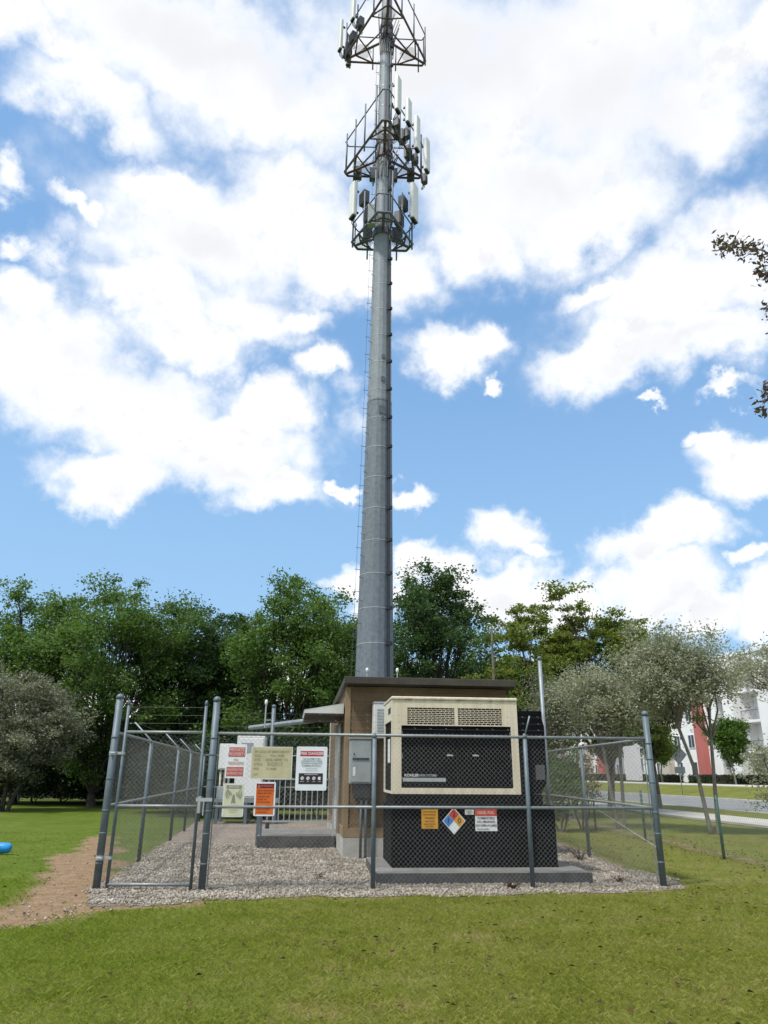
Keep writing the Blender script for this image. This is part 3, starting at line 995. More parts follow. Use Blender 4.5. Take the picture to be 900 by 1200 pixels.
cxp, czp, hd = 1.045, .705, .185
nf = MB()
def dia(cx_, cz_, r_, y0_, y1_, mb_, mi=0):
    mb_.prism([(cx_ - r_, cz_), (cx_, cz_ - r_ * 1.06), (cx_ + r_, cz_), (cx_, cz_ + r_ * 1.06)], y0_, y1_, 'y', mi)
dia(cxp, czp, hd + .012, -.005, 0, nf, 0)
for dx_, dz_, mi in ((0, 1, 1), (-1, 0, 2), (1, 0, 3), (0, -1, 0)):
    dia(cxp + dx_ * hd / 2, czp + dz_ * hd * .53, hd / 2 - .003, -.0075, -.004, nf, mi)
nfo = nf.build('hazard_diamond', [M['white_paint'], M['tag_red'], M['tag_blue'], M['tag_yellow']], gen)
nfo['label'] = 'hazard diamond in red, blue, yellow and white'
o_ = text_mesh([('2', .12, cxp, czp + hd * .55, 'CENTER', 1), ('1', .12, cxp - hd * .5, czp, 'CENTER', 1), ('0', .12, cxp + hd * .5, czp, 'CENTER', 1)], 'lettering', M['sign_black'], nfo)
o_.location = (0, -.0085, 0)

# ------------------------------------------------------------------ equipment shelter
SRZ = R(6.8)
sh = thing('equipment_shelter', 'brown block equipment shelter with a flat roof behind the generator', 'building', (-.78, 15.97, 0), SRZ)
SW, SD = 3.55, 6.4
MB().box(.0, SW, 0, SD, -.05, .38).build('plinth', M['plinth'], sh, bevel=.01)
mb = MB()
mb.prism([(.02, .38), (SD - .02, .38), (SD - .02, 3.12), (.02, 3.36)], .02, SW - .02, 'x')
mb.build('wall', M['block'], sh)
for zz0, zz1 in ((.382, .56),):
    MB().box(-.004, SW + .004, -.004, .02, zz0, zz1).build('base_trim', M['tan_trim'], sh)
    MB().box(-.004, .019, .02, SD, zz0, zz1).build('base_trim', M['tan_trim'], sh)
MB().box(-.006, .10, -.006, .019, .56, 3.34).build('corner_trim', M['tan_trim'], sh)
MB().box(-.006, .019, .02, .10, .56, 3.34).build('corner_trim', M['tan_trim'], sh)
MB().box(-.006, .019, SD - .1, SD, .56, 3.1).build('corner_trim', M['pvc'], sh)
mb = MB()
mb.prism([(-.30, 3.385), (-.30, 3.535), (SD + .25, 3.30), (SD + .25, 3.14)], -.06, SW + .12, 'x')
mb.build('roof', M['roof_edge'], sh, bevel=.01)
MB().box(-.075, -.06, -.30, SD + .25, 0, .02)
# door in the left wall, lamp, drain pipe
dr = MB().box(-.03, .019, 1.9, 2.95, .39, 2.48).build('door', M['offwhite'], sh, bevel=.005)
MB().tube([(-.03, 2.82, 1.35), (-.08, 2.82, 1.35), (-.08, 2.72, 1.35)], .012, 6).build('handle', M['alu'], dr)
MB().tube([(-.045, 1.05, .38), (-.045, 1.05, 2.2), (-.045, 1.05, 2.65)], .035, 8).build('drain_pipe', M['pvc'], sh, True)
MB().box(-.16, -.004, 1.25, 1.42, 2.42, 2.62).build('wall_lamp', M['grey_box'], sh, bevel=.02)
# canopy over the door: ribbed metal top, brown soffit
aw = MB()
aw.prism([(-.86, 2.83), (-.86, 2.88), (-.008, 3.03), (-.008, 2.83)], .55, 2.9, 'y')
awo = aw.build('door_canopy', M['offwhite'], sh)
rb = MB()
for k in range(8):
    y = .60 + k * .32
    rb.prism([(-.875, 2.886), (-.875, 2.905), (-.008, 3.055), (-.008, 3.034)], y, y + .04, 'y')
rb.build('rib', M['alu'], awo)
MB().box(-.85, -.01, .57, 2.88, 2.775, 2.828).build('soffit', M['roof_edge'], awo)
# equipment on the front wall
eb = thing('disconnect_box', 'grey electrical switch box on the shelter front beside the generator', 'electrical box', (-.665, 15.75, 0), SRZ)
bx = MB().box(0, .46, 0, .2, 1.40, 2.27).build('body', M['grey_box'], eb, bevel=.012)
MB().box(.02, .44, -.016, -.001, 1.43, 2.24).build('cover', M['grey_box'], eb, bevel=.008)
MB().box(.06, .40, -.03, -.017, 1.86, 1.90).build('latch', M['dark_plastic'], eb)
MB().box(.08, .10, -.028, -.017, 1.95, 1.99).build('keyhole', M['dark_plastic'], eb)
MB().box(.07, .12, -.02, -.0165, 1.55, 1.72).build('decal', M['white_paint'], eb)
MB().box(-.02, .48, -.03, .21, 2.271, 2.30).build('rain_hood', M['grey_box'], eb)
for x in (.26, .36):
    MB().tube([(x, .1, 0), (x, .1, 1.40)], .028, 8).build('conduit', M['galv_post'], eb, True)
MB().box(.10, .44, .03, .19, 1.12, 1.398).build('underbox_shade', M['dark_plastic'], eb, bevel=.008)  # dark block standing in for the black shadow beneath the switch box
ac = thing('air_conditioner', 'pale wall cooling unit half hidden behind the generator', 'air conditioner', (-.17, 15.60, 2.28), SRZ)
MB().box(0, .9, 0, .42, 0, .70).build('casing', M['offwhite'], ac, bevel=.015)
mb = MB()
for k in range(9):
    mb.box(.06, .84, -.012, -.001, .08 + k * .06, .11 + k * .06)
mb.build('grille', M['alu'], ac)
MB().box(-.01, .91, -.01, .42, .702, .73).build('cap', M['alu'], ac)

# GPS domes on the roof
for px, lab in ((430, 'small white dome antenna on the shelter roof before the tower'), (465.5, 'small white dome antenna on the shelter roof right of the tower')):
    p = AT(px, 796, 15.85)
    g = thing('dome_antenna', lab, 'antenna', (p.x, p.y, 3.50), 0, 'white dome antennas on thin rods')
    MB().tube([(0, 0, 0), (0, 0, .16)], .012, 6).build('rod', M['alu'], g)
    MB().lathe([(.02, .15), (.030, .16), (.030, .21), (.018, .235)], 12).build('dome', M['white_paint'], g, True)

# landing and guard rail by the shelter door
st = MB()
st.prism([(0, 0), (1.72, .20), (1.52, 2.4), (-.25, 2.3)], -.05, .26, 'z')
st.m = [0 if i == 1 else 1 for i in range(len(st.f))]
so = st.build('door_landing', [M['concrete'], M['dark_side']])
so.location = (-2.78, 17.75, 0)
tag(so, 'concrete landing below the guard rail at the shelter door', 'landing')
gr = thing('guard_rail', 'pale metal guard rail of upright bars on the concrete landing', 'railing', (-2.72, 17.83, .26), math.atan2(.2, 1.72))
GW = 1.62
for x in (0, GW):
    MB().box(x - .022, x + .022, -.022, .022, 0, 1.22).build('post', M['grey_steel'] if x == 0 else M['alu'], gr)
for z in (.10, .30, 1.20):
    MB().box(.023, GW - .023, -.018, .018, z - .018, z + .018).build('rail', M['alu'], gr)
for k in range(1, 13):
    x = GW * k / 13
    MB().box(x - .011, x + .011, -.011, .011, .319, 1.181).build('baluster', M['alu'], gr)
MB().box(-.12, -.04, .3, .35, -.32, 1.05).build('stair_post', M['galv_post'], gr)

# white cabinets on a steel platform behind the signs
cb = G(275, 961)
cab = thing('equipment_cabinet', 'tall white outdoor cabinet on a steel stand behind the private property sign', 'cabinet', (-4.95, 26.0, 0), R(4))
MB().box(0, .95, 0, .9, .78, 2.78).build('body', M['offwhite'], cab, bevel=.02)
cd = MB().box(.05, .90, -.02, -.001, .85, 2.70).build('door', M['white_paint'], cab, bevel=.008)
MB().box(.80, .84, -.045, -.021, 1.7, 1.9).build('handle', M['dark_plastic'], cd)
MB().box(.15, .55, -.035, -.021, 2.25, 2.55).build('vent', M['grey_box'], cd)
MB().box(-.6, 1.5, -.15, 1.1, .66, .775).build('stand_deck', M['galv'], cab)
for x in (-.5, .45, 1.4):
    for y in (-.1, 1.0):
        MB().box(x - .05, x + .05, y - .05, y + .05, -.05, .659).build('stand_leg', M['galv_post'], cab)
cab2 = thing('equipment_cabinet', 'short grey white cabinet half hidden behind the gate latch post', 'cabinet', (-5.6, 26.3, .778), R(4))
MB().box(0, .52, 0, .6, .9, 1.75).build('body', M['offwhite'], cab2, bevel=.02)
MB().box(.04, .48, -.02, -.001, .95, 1.70).build('door', M['white_paint'], cab2, bevel=.006)
for x in (.08, .22, .36):
    MB().tube([(x, .2, 0), (x, .2, .9)], .035, 8).build('conduit', M['pvc'], cab2, True)
MB().box(.0, .52, .1, .5, .0, .35).build('base_box', M['grey_box'], cab2, bevel=.01)

# cable bridge
p0, p1 = AT(293, 853, 21.9), AT(375.5, 843, 18.8)
pp = AT(320, 848, 20.7)
br = thing('cable_bridge', 'grey cable bridge beam on a slim post, sloping away from the shelter wall', 'cable bridge', (pp.x, pp.y, 0))
MB().tube([p0 - Vector((pp.x, pp.y, 0)), p1 - Vector((pp.x, pp.y, 0))], .065, 8).build('beam', M['galv'], br)
mb = post(MB(), 0, 3.32, .055)
mb.build('post', M['galv_post'], br, True)
MB().tube([(-.22, 0, 2.75), (-.22, 0, 3.36)], .022, 6).build('antenna_rod', M['alu'], br)
MB().tube([(-.24, 0, 2.95), (.02, 0, 2.95)], .016, 6).build('clamp', M['galv'], br)
MB().lathe([(.025, 3.36), (.04, 3.38), (.04, 3.47), (.02, 3.50)], 12, -.22, 0).build('dome', M['white_paint'], br, True)
# slim pole beyond the generator hood
sp_ = AT(634, 800, 17.6)
pl = thing('vent_pole', 'slim pale steel pole rising behind the black generator hood', 'pole', (sp_.x, sp_.y, 0))
MB().tube([(0, 0, -.05), (0, 0, 4.22)], .046, 12).build('shaft', M['galv'], pl, True)
MB().lathe([(.055, 4.19), (.055, 4.25), (.03, 4.28)], 12).build('cap', M['galv_post'], pl, True)

# ------------------------------------------------------------------ monopole tower
tb = AT(438.5, 790, 25.0)
tw = thing('cell_tower', 'tall grey steel monopole tower carrying three antenna platforms', 'tower', (tb.x - .03, 25.0, 0))
tw.rotation_euler = (0, R(.42), 0)
prof = [(.715, 0), (.635, 4.8), (.46, 15.05), (.3635, 23.5), (.278, 33.8), (.235, 39)]
def rad(z):
    return float(np.interp(z, [p[1] for p in prof], [p[0] for p in prof]))
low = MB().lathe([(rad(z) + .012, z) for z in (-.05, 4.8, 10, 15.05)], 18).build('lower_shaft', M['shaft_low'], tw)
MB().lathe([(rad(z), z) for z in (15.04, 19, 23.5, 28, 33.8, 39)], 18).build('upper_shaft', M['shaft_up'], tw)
MB().lathe([(1.15, -.05), (1.15, .06), (.78, .061), (.78, .12)], 24).build('base_flange', M['concrete'], tw)
MB().lathe([(.476, 14.98), (.482, 15.0), (.482, 15.06), (.455, 15.08)], 18).build('slip_joint', M['shaft_low'], tw)
CA = R(-47)                                       # cable run, front right
cab_pts = [((rad(z) + .07) * math.cos(CA), (rad(z) + .07) * math.sin(CA), z) for z in (0, 4, 8, 12, 16, 20, 24, 29, 34)]
MB().tube(cab_pts, .042, 8).build('feed_cable', M['cable'], tw, True)
z = 4.5
while z < 34:
    r = rad(z) + (.012 if z < 15 else 0)
    if not (22.0 < z < 24.2 or 26.6 < z < 28.6):
        MB().lathe([(r + .002, z - .012), (r + .007, z - .010), (r + .007, z + .010), (r + .002, z + .012)], 18).build('cable_band', M['band'], tw)
        q = r + .09
        MB().box(-.08, .08, -.06, .075, -.06, .06).build('cable_clamp', M['cable'], tw, loc=(q * math.cos(CA), q * math.sin(CA), z)).rotation_euler = (0, 0, CA)
    z += 1.22
PA = R(186)                                       # climbing pegs down the left side
k = 0
z = 3.2
while z < 33:
    r = rad(z)
    for a_ in ((PA,) if k % 2 else (PA + R(34),)):
        c_, s_ = math.cos(a_), math.sin(a_)
        MB().tube([(r * c_, r * s_, z), ((r + .17) * c_, (r + .17) * s_, z), ((r + .18) * c_, (r + .18) * s_, z + .035)], .010, 5).build('climbing_peg', M['grey_steel'], tw)
    z += .40
    k += 1
sc_ = [((rad(z) + .14) * math.cos(PA), (rad(z) + .14) * math.sin(PA), z) for z in (3, 10, 15, 23, 33)]
MB().tube(sc_, .006, 4).build('safety_cable', M['grey_steel'], tw)
for z, s in ((15.9, .10), (14.55, .16), (14.2, .07), (16.9, .08)):
    a_ = R(-72)
    MB().box(-.006, .012, -s, s * .6, -s, s).build('port_plate', M['grey_steel'], tw, loc=((rad(z) + .012) * math.cos(a_), (rad(z) + .012) * math.sin(a_), z)).rotation_euler = (0, 0, a_)


def panel_antenna(parent, x, y, z, ang, w=.32, d=.17, h=1.9):
    """upright radome facing outward (ang), on its own pipe bracket"""
    mb = MB()
    prof_ = rrect(d, w, min(d, w) * .32, 4)
    n = len(prof_)
    vs, fs = [], []
    for zz, k_ in ((0, .94), (.03, 1), (h - .04, 1), (h, .86)):
        vs += [(p * k_, q * k_, zz) for p, q in prof_]
    for i in range(3):
        fs += [(i * n + k_, i * n + (k_ + 1) % n, (i + 1) * n + (k_ + 1) % n, (i + 1) * n + k_) for k_ in range(n)]
    fs += [tuple(range(n - 1, -1, -1)), tuple(range(3 * n, 4 * n))]
    mb.add(vs, fs)
    mb.box(-d * .35, d * .35, -w * .36, w * .36, -.07, 0.0, 1)
    for zz in (.3, h - .35):
        mb.box(-d / 2 - .16, -d / 2 + .01, -.04, .04, zz, zz + .07, 2)
    for k_ in (-.3, -.1, .1, .3):
        mb.tube([(-.02, k_ * w, -.05), (-.04, k_ * w, -.22), (-.20, k_ * w * .5, -.42)], .014, 5, 1)
    o = mb.build('panel_antenna', [M['panel_white'], M['cable'], M['grey_steel']], parent, loc=(x, y, z))
    o.rotation_euler = (0, 0, ang)
    return o


def radio(parent, x, y, z, ang, w=.34, d=.2, h=.5):
    mb = MB().box(-d / 2, d / 2, -w / 2, w / 2, 0, h)
    for k_ in range(6):
        yy = -w / 2 + w * (k_ + .5) / 6
        mb.box(d / 2 + .001, d / 2 + .03, yy - .008, yy + .008, .03, h - .03)
    for k_ in (-.3, 0, .3):
        mb.tube([(0, k_ * w, 0), (.0, k_ * w, -.14), (-.12, k_ * w * .4, -.3)], .015, 5)
    o = mb.build('radio_unit', M['radio_grey'], parent, loc=(x, y, z))
    o.rotation_euler = (0, 0, ang)
    return o


def platform(z0, Rr, cut, up, rot, mat, upmat, pipes, skip_top=False):
    """triangular sector frame: lower rails with clipped corners, stand-off arms, an upper rail, mount pipes"""
    fr_ = MB()
    vert = []
    for k_ in range(3):
        a_ = R(-90 + 120 * k_ + rot)
        vert.append(Vector((Rr * math.cos(a_), Rr * math.sin(a_), 0)))
    def edge(i, t):
        return vert[i].lerp(vert[(i + 1) % 3], t)
    ring = []
    for i in range(3):
        ring += [edge(i, cut), edge(i, 1 - cut)]
    z = Vector((0, 0, z0))
    for i in range(6):
        fr_.tube([ring[i] + z, ring[(i + 1) % 6] + z], .052, 7)
    rp = rad(z0)
    for k_ in range(3):
        a_ = R(-90 + 120 * k_ + rot)
        dv = Vector((math.cos(a_), math.sin(a_), 0))
        corner = dv * ((ring[2 * k_] + ring[2 * k_ - 1]) / 2).dot(dv)
        fr_.tube([dv * rp + z, corner + z], .06, 7)                      # stand-off arm
        fr_.tube([dv * rp + z + Vector((0, 0, .75)), dv * (rp + (Rr - rp) * .55) + z], .04, 6)
        side = Vector((-dv.y, dv.x, 0))
        m_ = dv * (rp + (Rr - rp) * .35)
        for sg in (-1, 1):
            e = corner + (edge(k_, .36) - corner if sg > 0 else edge((k_ + 2) % 3, .64) - corner)
            fr_.tube([dv * (corner.length * .78) + z, e + z], .04, 6)
            fr_.tube([m_ + z, e + z], .032, 6)
        fr_.tube([corner + z, corner + z + Vector((0, 0, up))], .03, 6)
    fr_.lathe([(rp + .01, z0 - .16), (rp + .06, z0 - .15), (rp + .06, z0 + .15), (rp + .01, z0 + .16)], 18)
    fr_.lathe([(rp + .01, z0 + .62), (rp + .05, z0 + .63), (rp + .05, z0 + .88), (rp + .01, z0 + .89)], 18)
    o = fr_.build('antenna_platform', mat, tw)
    ur = MB()
    zu = Vector((0, 0, z0 + up))
    for i in range(6):
        ur.tube([ring[i] * 1.0 + zu, ring[(i + 1) % 6] + zu], .028, 6)
    if not skip_top:
        ur.build('upper_rail', upmat, o)
    # open grating on the arms near each corner
    for k_ in range(3):
        gt = MB()
        a_ = R(-90 + 120 * k_ + rot)
        dv = Vector((math.cos(a_), math.sin(a_), 0))
        side = Vector((-dv.y, dv.x, 0))
        c0 = dv * (Rr * .52)
        for j in range(-8, 9):
            wv = max(.05, .55 - abs(j) * .03)
            p_ = c0 + dv * (j * .045)
            gt.tube([p_ - side * wv * .75 + z, p_ + side * wv * .75 + z], .009, 3)
        gt.build('grating', M['galv'], o)
    for (face, t_, zl, zh) in pipes:
        p_ = edge(face, t_) * 1.02
        MB().tube([(p_.x, p_.y, z0 + zl), (p_.x, p_.y, z0 + zh)], .036, 7).build('mount_pipe', M['galv_post'], o, True)
    def on(face, t_, out=0.0):
        e = (vert[(face + 1) % 3] - vert[face]).normalized()
        nrm = Vector((e.y, -e.x, 0))
        p_ = edge(face, t_) * 1.02 + nrm * out
        return p_.x, p_.y, math.atan2(nrm.y, nrm.x)
    return o, on


# face 0 runs from the near corner to the right corner, face 1 along the back, face 2 from the left corner to the near corner
o1, on1 = platform(23.05, 1.80, .16, .95, 2, M['grey_steel'], M['grey_steel'],
                   [(0, .22, -.3, 2.3), (0, .5, -.45, 1.9), (0, .8, -.35, 2.6), (1, .3, -.5, 1.5), (1, .7, -.5, 1.5), (2, .2, -.35, 2.6), (2, .5, -.45, 1.9), (2, .78, -.3, 2.3)])
x, y, a_ = on1(0, .72, .22)
panel_antenna(o1, x, y, 23.95, a_, .52, .22, 1.9)
x, y, a_ = on1(2, .30, .22)
panel_antenna(o1, x, y, 23.95, a_, .44, .22, 1.8)
for f_, t_, zz in ((0, .60, 24.35), (0, .48, 23.2), (2, .42, 24.5), (2, .55, 23.3), (1, .3, 23.5), (1, .7, 23.5)):
    x, y, a_ = on1(f_, t_, -.12)
    radio(o1, x, y, zz, a_, .42, .26, .62)
x, y, a_ = on1(1, .5, -.1)
MB().box(-.62, -.30, -.8, -.55, 22.95, 24.0).build('junction_cabinet', M['grey_box'], o1, bevel=.02)
o2, on2 = platform(27.30, 2.20, .07, 1.75, 1.5, M['red_steel'], M['grey_steel'],
                   [(0, .12, -.4, 2.3), (0, .33, -.4, 2.3), (0, .58, -.4, 2.2), (0, .88, -.4, 2.2), (2, .12, -.3, 2.1), (2, .33, -.4, 2.2), (2, .55, -.4, 2.3), (2, .80, -.4, 2.4), (1, .15, -.4, 1.2), (1, .38, -.5, 1.2), (1, .62, -.5, 1.2), (1, .85, -.4, 1.2)])
for t_, zz, h_ in ((.16, 28.0, 1.9), (.42, 28.3, 1.35), (.64, 27.6, 1.9), (.90, 27.3, 1.85)):
    x, y, a_ = on2(0, t_, .24)
    panel_antenna(o2, x, y, zz, a_, .37, .2, h_)
    radio(o2, x * .93, y * .93, zz - .75, a_, .26, .2, .45)
for f_, t_, zz in ((0, .30, 27.3), (0, .44, 27.5), (0, .60, 27.15), (1, .18, 27.05), (1, .80, 27.05), (1, .38, 27.0), (1, .62, 27.0)):
    x, y, a_ = on2(f_, t_, -.14)
    radio(o2, x, y, zz, a_, .34, .24, .62)
mb = MB()
for k_ in range(14):
    a0 = R(-150 + k_ * 21)
    rr_ = rad(27) + .05
    mb.tube([(rr_ * math.cos(a0), rr_ * math.sin(a0), 25.9), ((rr_ + .05) * math.cos(a0), (rr_ + .05) * math.sin(a0), 26.8), ((rr_ + .25) * math.cos(a0 + .4), (rr_ + .25) * math.sin(a0 + .4), 27.5)], .024, 5)
mb.build('jumper_cables', M['cable'], o2)
MB().box(-.14, .14, -.012, .012, 0, .22).build('id_plate', M['white_paint'], o2, loc=(.02, -rad(29) - .02, 28.75))
MB().box(-.14, .14, -.012, .012, 0, .16).build('id_plate', M['white_paint'], o2, loc=(.02, -rad(29) - .02, 28.35))
o3, on3 = platform(34.55, 2.45, .07, 1.75, 2.5, M['red_steel'], M['grey_steel'],
                   [(0, .3, -.3, 2.2), (0, .6, -.3, 2.2), (0, .9, -.4, 2.2), (1, .12, -.4, 1.5), (1, .38, -.4, 1.2), (1, .64, -.4, 1.2), (1, .9, -.4, 1.6), (2, .1, -.4, 2.2), (2, .35, -.3, 2.2), (2, .7, -.3, 2.2)])
for t_, zz in ((.06, 34.9), (.34, 35.6), (.6, 36.2)):
    x, y, a_ = on3(2, t_, .24)
    panel_antenna(o3, x, y, zz, a_, .30, .17, 2.0)
x, y, a_ = on3(1, .92, .2)
panel_antenna(o3, x, y, 34.6, a_, .28, .17, 2.0)
for f_, t_, zz in ((2, .08, 34.6), (2, .2, 35.0), (2, .36, 35.2), (1, .92, 35.0)):
    x, y, a_ = on3(f_, t_, -.14)
    radio(o3, x, y, zz, a_, .36, .24, .6)
mb = MB()
for k_ in range(10):
    a0 = R(-150 + k_ * 18)
    rr_ = rad(34) + .05
    mb.tube([(rr_ * math.cos(a0), rr_ * math.sin(a0), 33.4), ((rr_ + .05) * math.cos(a0), (rr_ + .05) * math.sin(a0), 34.4), ((rr_ + .3) * math.cos(a0 + .4), (rr_ + .3) * math.sin(a0 + .4), 35.6)], .024, 5)
mb.build('jumper_cables', M['cable'], o3)


# ------------------------------------------------------------------ trees
def leaf_mesh(name, P, size, mat, parent, droop=0.0, aspect=.5):
    n = len(P)
    d = RNG.normal(size=(n, 3))
    d[:, 2] = d[:, 2] * .7 - droop
    d /= np.linalg.norm(d, axis=1)[:, None]
    u = RNG.normal(size=(n, 3))
    u[:, 2] += .0
    s = np.cross(d, u)
    s /= np.linalg.norm(s, axis=1)[:, None] + 1e-9
    L = (RNG.uniform(.6, 1.3, n) * size)[:, None]
    v0 = P - d * L * .5
    v2 = P + d * L * .5
    v1 = P + s * L * aspect * .5 - d * L * .08
    v3 = P - s * L * aspect * .5 - d * L * .08
    return np_mesh(name, np.stack([v0, v1, v2, v3], 1).reshape(-1, 3), np.arange(4 * n).reshape(-1, 4), mat, parent)


def tree(name, label, group, base, H, cb, rx, ry, leaf, bark, seed, n_cl=26, leaves=22000, size=.17, trunk=.22, stems=1, spread=.85, flat=.62, airy=1.0, twig_only=0, lean=(0, 0), cat='tree', core=.45, top_bias=0.0):
    """crown between heights cb and H, half-widths rx, ry; stems rise to leaf clumps of unequal size"""
    global RNG
    keep = RNG
    RNG = np.random.default_rng(seed)
    rnd = random.Random(seed)
    root = thing(name, label, cat, base, 0, group)
    wood = MB()
    cz, hz = (H + cb) / 2, (H - cb) / 2
    clumps = []
    tries = 0
    while len(clumps) < n_cl and tries < 4000:
        tries += 1
        v_ = RNG.normal(size=3)
        v_ /= np.linalg.norm(v_)
        rr_ = rnd.uniform(core, 1.0) ** .7
        p_ = np.array([v_[0] * rx * rr_ + lean[0], v_[1] * ry * rr_ + lean[1], cz + v_[2] * hz * rr_])
        cr = rnd.uniform(.55, 1.15) * spread
        if all(np.linalg.norm(p_ - q) > .75 * min(cr, c2) for q, c2 in clumps):
            clumps.append((p_, cr))
    fork = cb * .75 if cb > 1.2 else .5
    bases = []
    for s_ in range(stems):
        a_ = 6.283 * s_ / stems + rnd.uniform(-.4, .4)
        off = 0 if stems == 1 else trunk * 1.1
        top = np.array([math.cos(a_) * off * 4 + lean[0] * .3 + rnd.uniform(-.2, .2), math.sin(a_) * off * 3 + lean[1] * .3, fork * rnd.uniform(.9, 1.2)])
        b0 = np.array([math.cos(a_) * off, math.sin(a_) * off, -.1])
        mid = (b0 + top) / 2 + RNG.normal(size=3) * .05
        mid2 = b0 * .93 + top * .07
        k_ = 1 if stems == 1 else .72
        wood.tube([b0, mid2, mid, top], [trunk * 1.5 * k_, trunk * 1.08 * k_, trunk * .92 * k_, trunk * .8 * k_], 9)
        bases.append(top)
    trunk_o = wood.build('trunk', bark, root, True)
    limb = MB()
    pts = []
    tot = sum(c[1] ** 2.2 for c in clumps)
    for p_, cr in clumps:
        b0 = min(bases, key=lambda q: np.linalg.norm(q[:2] - p_[:2]))
        up_ = max(.3, p_[2] - b0[2])
        m1 = b0 + (p_ - b0) * .35 + np.array([0, 0, up_ * .10]) + RNG.normal(size=3) * .12
        m2 = b0 + (p_ - b0) * .7 + np.array([0, 0, up_ * .06]) + RNG.normal(size=3) * .18
        r0 = trunk * rnd.uniform(.28, .5)
        limb.tube([b0, m1, m2, p_], [r0, r0 * .7, r0 * .42, r0 * .12], 5, cap=False)
        nsub = 7
        sub = p_ + RNG.normal(size=(nsub, 3)) * cr * np.array([.62, .62, .42])
        for q in sub:
            limb.tube([m2, (m2 + q) / 2 + RNG.normal(size=3) * .1, q], [r0 * .26, r0 * .16, .006], 3, cap=False)
        nl = int(leaves * cr ** 2.2 / tot)
        w_ = RNG.integers(0, nsub, nl)
        sg = cr * RNG.uniform(.16, .36, nsub) * airy
        pts.append(sub[w_] + RNG.normal(size=(nl, 3)) * sg[w_][:, None] * np.array([1, 1, flat]))
    limb.build('limbs', bark, root, True)
    P_ = np.vstack(pts)
    P_ = P_[P_[:, 2] > .25]
    leaf_mesh('foliage', P_, size, leaf, root)
    RNG = keep
    return root


def ground_at(px, Y, z=0.0):
    p = AT(px, 900, Y)
    return (p.x, Y, z)


# tall oaks along the rear left (top row of the photograph's tree line)
oaks = [
    ('oak_tree', 'broad green oak at the far left edge behind the silver bush', 22, 40, 11.4, 'oak', 3.9, 11),
    ('oak_tree', 'large green oak rising behind the left gate post', 112, 38, 11.3, 'oak', 3.9, 12),
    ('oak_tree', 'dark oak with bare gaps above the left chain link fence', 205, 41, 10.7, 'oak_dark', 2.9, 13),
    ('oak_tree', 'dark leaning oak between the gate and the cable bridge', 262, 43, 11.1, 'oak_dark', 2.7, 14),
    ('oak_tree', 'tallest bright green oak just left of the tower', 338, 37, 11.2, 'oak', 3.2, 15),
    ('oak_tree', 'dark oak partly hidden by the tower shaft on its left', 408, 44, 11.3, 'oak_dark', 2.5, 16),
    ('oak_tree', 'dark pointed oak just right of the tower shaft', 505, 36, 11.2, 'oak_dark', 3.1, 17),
    ('oak_tree', 'low dark oak behind the shelter roof beside the wooden pole', 568, 41, 8.9, 'oak', 2.7, 18),
]
for nm, lab, px, Y, H, lf_, rx, sd in oaks:
    tree(nm, lab, 'oaks behind the yard', ground_at(px, Y), H, .5, rx, rx * .85, M[lf_], M['bark_dark'], sd, 60, 50000, .18, .22, 1, 1.05, .7, 1.15, core=.38)
tree('yellow_green_tree', 'airy yellow green tree right of the wooden pole', 'yellow green trees', ground_at(640, 40), 10.6, 2.5, 2.6, 2.4, M['lime'], M['bark'], 21, 42, 32000, .19, .16, 1, .95, .45)
tree('yellow_green_tree', 'wider yellow green tree behind the silver trees on the right', 'yellow green trees', ground_at(712, 38), 10.5, 2.6, 3.3, 2.8, M['lime'], M['bark'], 22, 46, 36000, .19, .18, 1, .95, .42, core=.3)
tree('yellow_green_tree', 'low bright green tree peeping past the shelter roof end', 'yellow green trees', ground_at(612, 33), 6.6, 1.2, 2.0, 1.8, M['lime'], M['bark'], 23, 20, 12000, .15, .12, 1, .8, .6)

tree('yellow_green_tree', 'lower yellow green tree whose top shows above the silver crowns', 'yellow green trees', ground_at(768, 40), 8.6, 2.6, 2.2, 2.0, M['lime'], M['bark'], 25, 30, 18000, .19, .15, 1, .9, .6)

# silver trees on the right
sil = [
    ('small silver grey tree just right of the slim pole', 668, 31, 5.6, 3.3, 1.5, 31, 6500, 2),
    ('silver grey tree with a forked trunk behind the white panel', 722, 25.5, 4.9, 3.2, 1.3, 32, 7500, 2),
    ('large silver grey tree with several grey trunks beyond the corner post', 828, 23.3, 5.9, 3.3, 1.5, 33, 12500, 2),
    ('sparse silver grey tree at the right edge of the view', 938, 24.5, 5.6, 4.5, 2.0, 34, 3600, 1),
]
for lab, px, Y, H, cb_, rx, sd, nl, stm in sil:
    tree('silver_buttonwood', lab, 'silver trees by the street', ground_at(px, Y), H, cb_, rx, rx * .85, M['silver'], M['bark_pale'], sd, 28, nl * 2, .10, .085, stm, .80, .9, 1.1, core=.25, lean=(-.55 if px == 828 else 0, 0))
tree('silver_buttonwood', 'silver grey bushy tree at the left edge of the lawn', 'silver trees by the street', ground_at(12, 33), 5.6, 1.3, 2.5, 2.3, M['silver_dark'], M['bark_dark'], 35, 48, 38000, .12, .12, 3, .8, .6, 1.2, core=.3)
tree('silver_buttonwood', 'low drooping silver branch cluster at the right edge over the sidewalk', 'silver trees by the street', ground_at(925, 21), 2.9, .7, 1.1, .9, M['silver'], M['bark'], 36, 12, 3800, .09, .05, 2, .45, .7, 1.1)

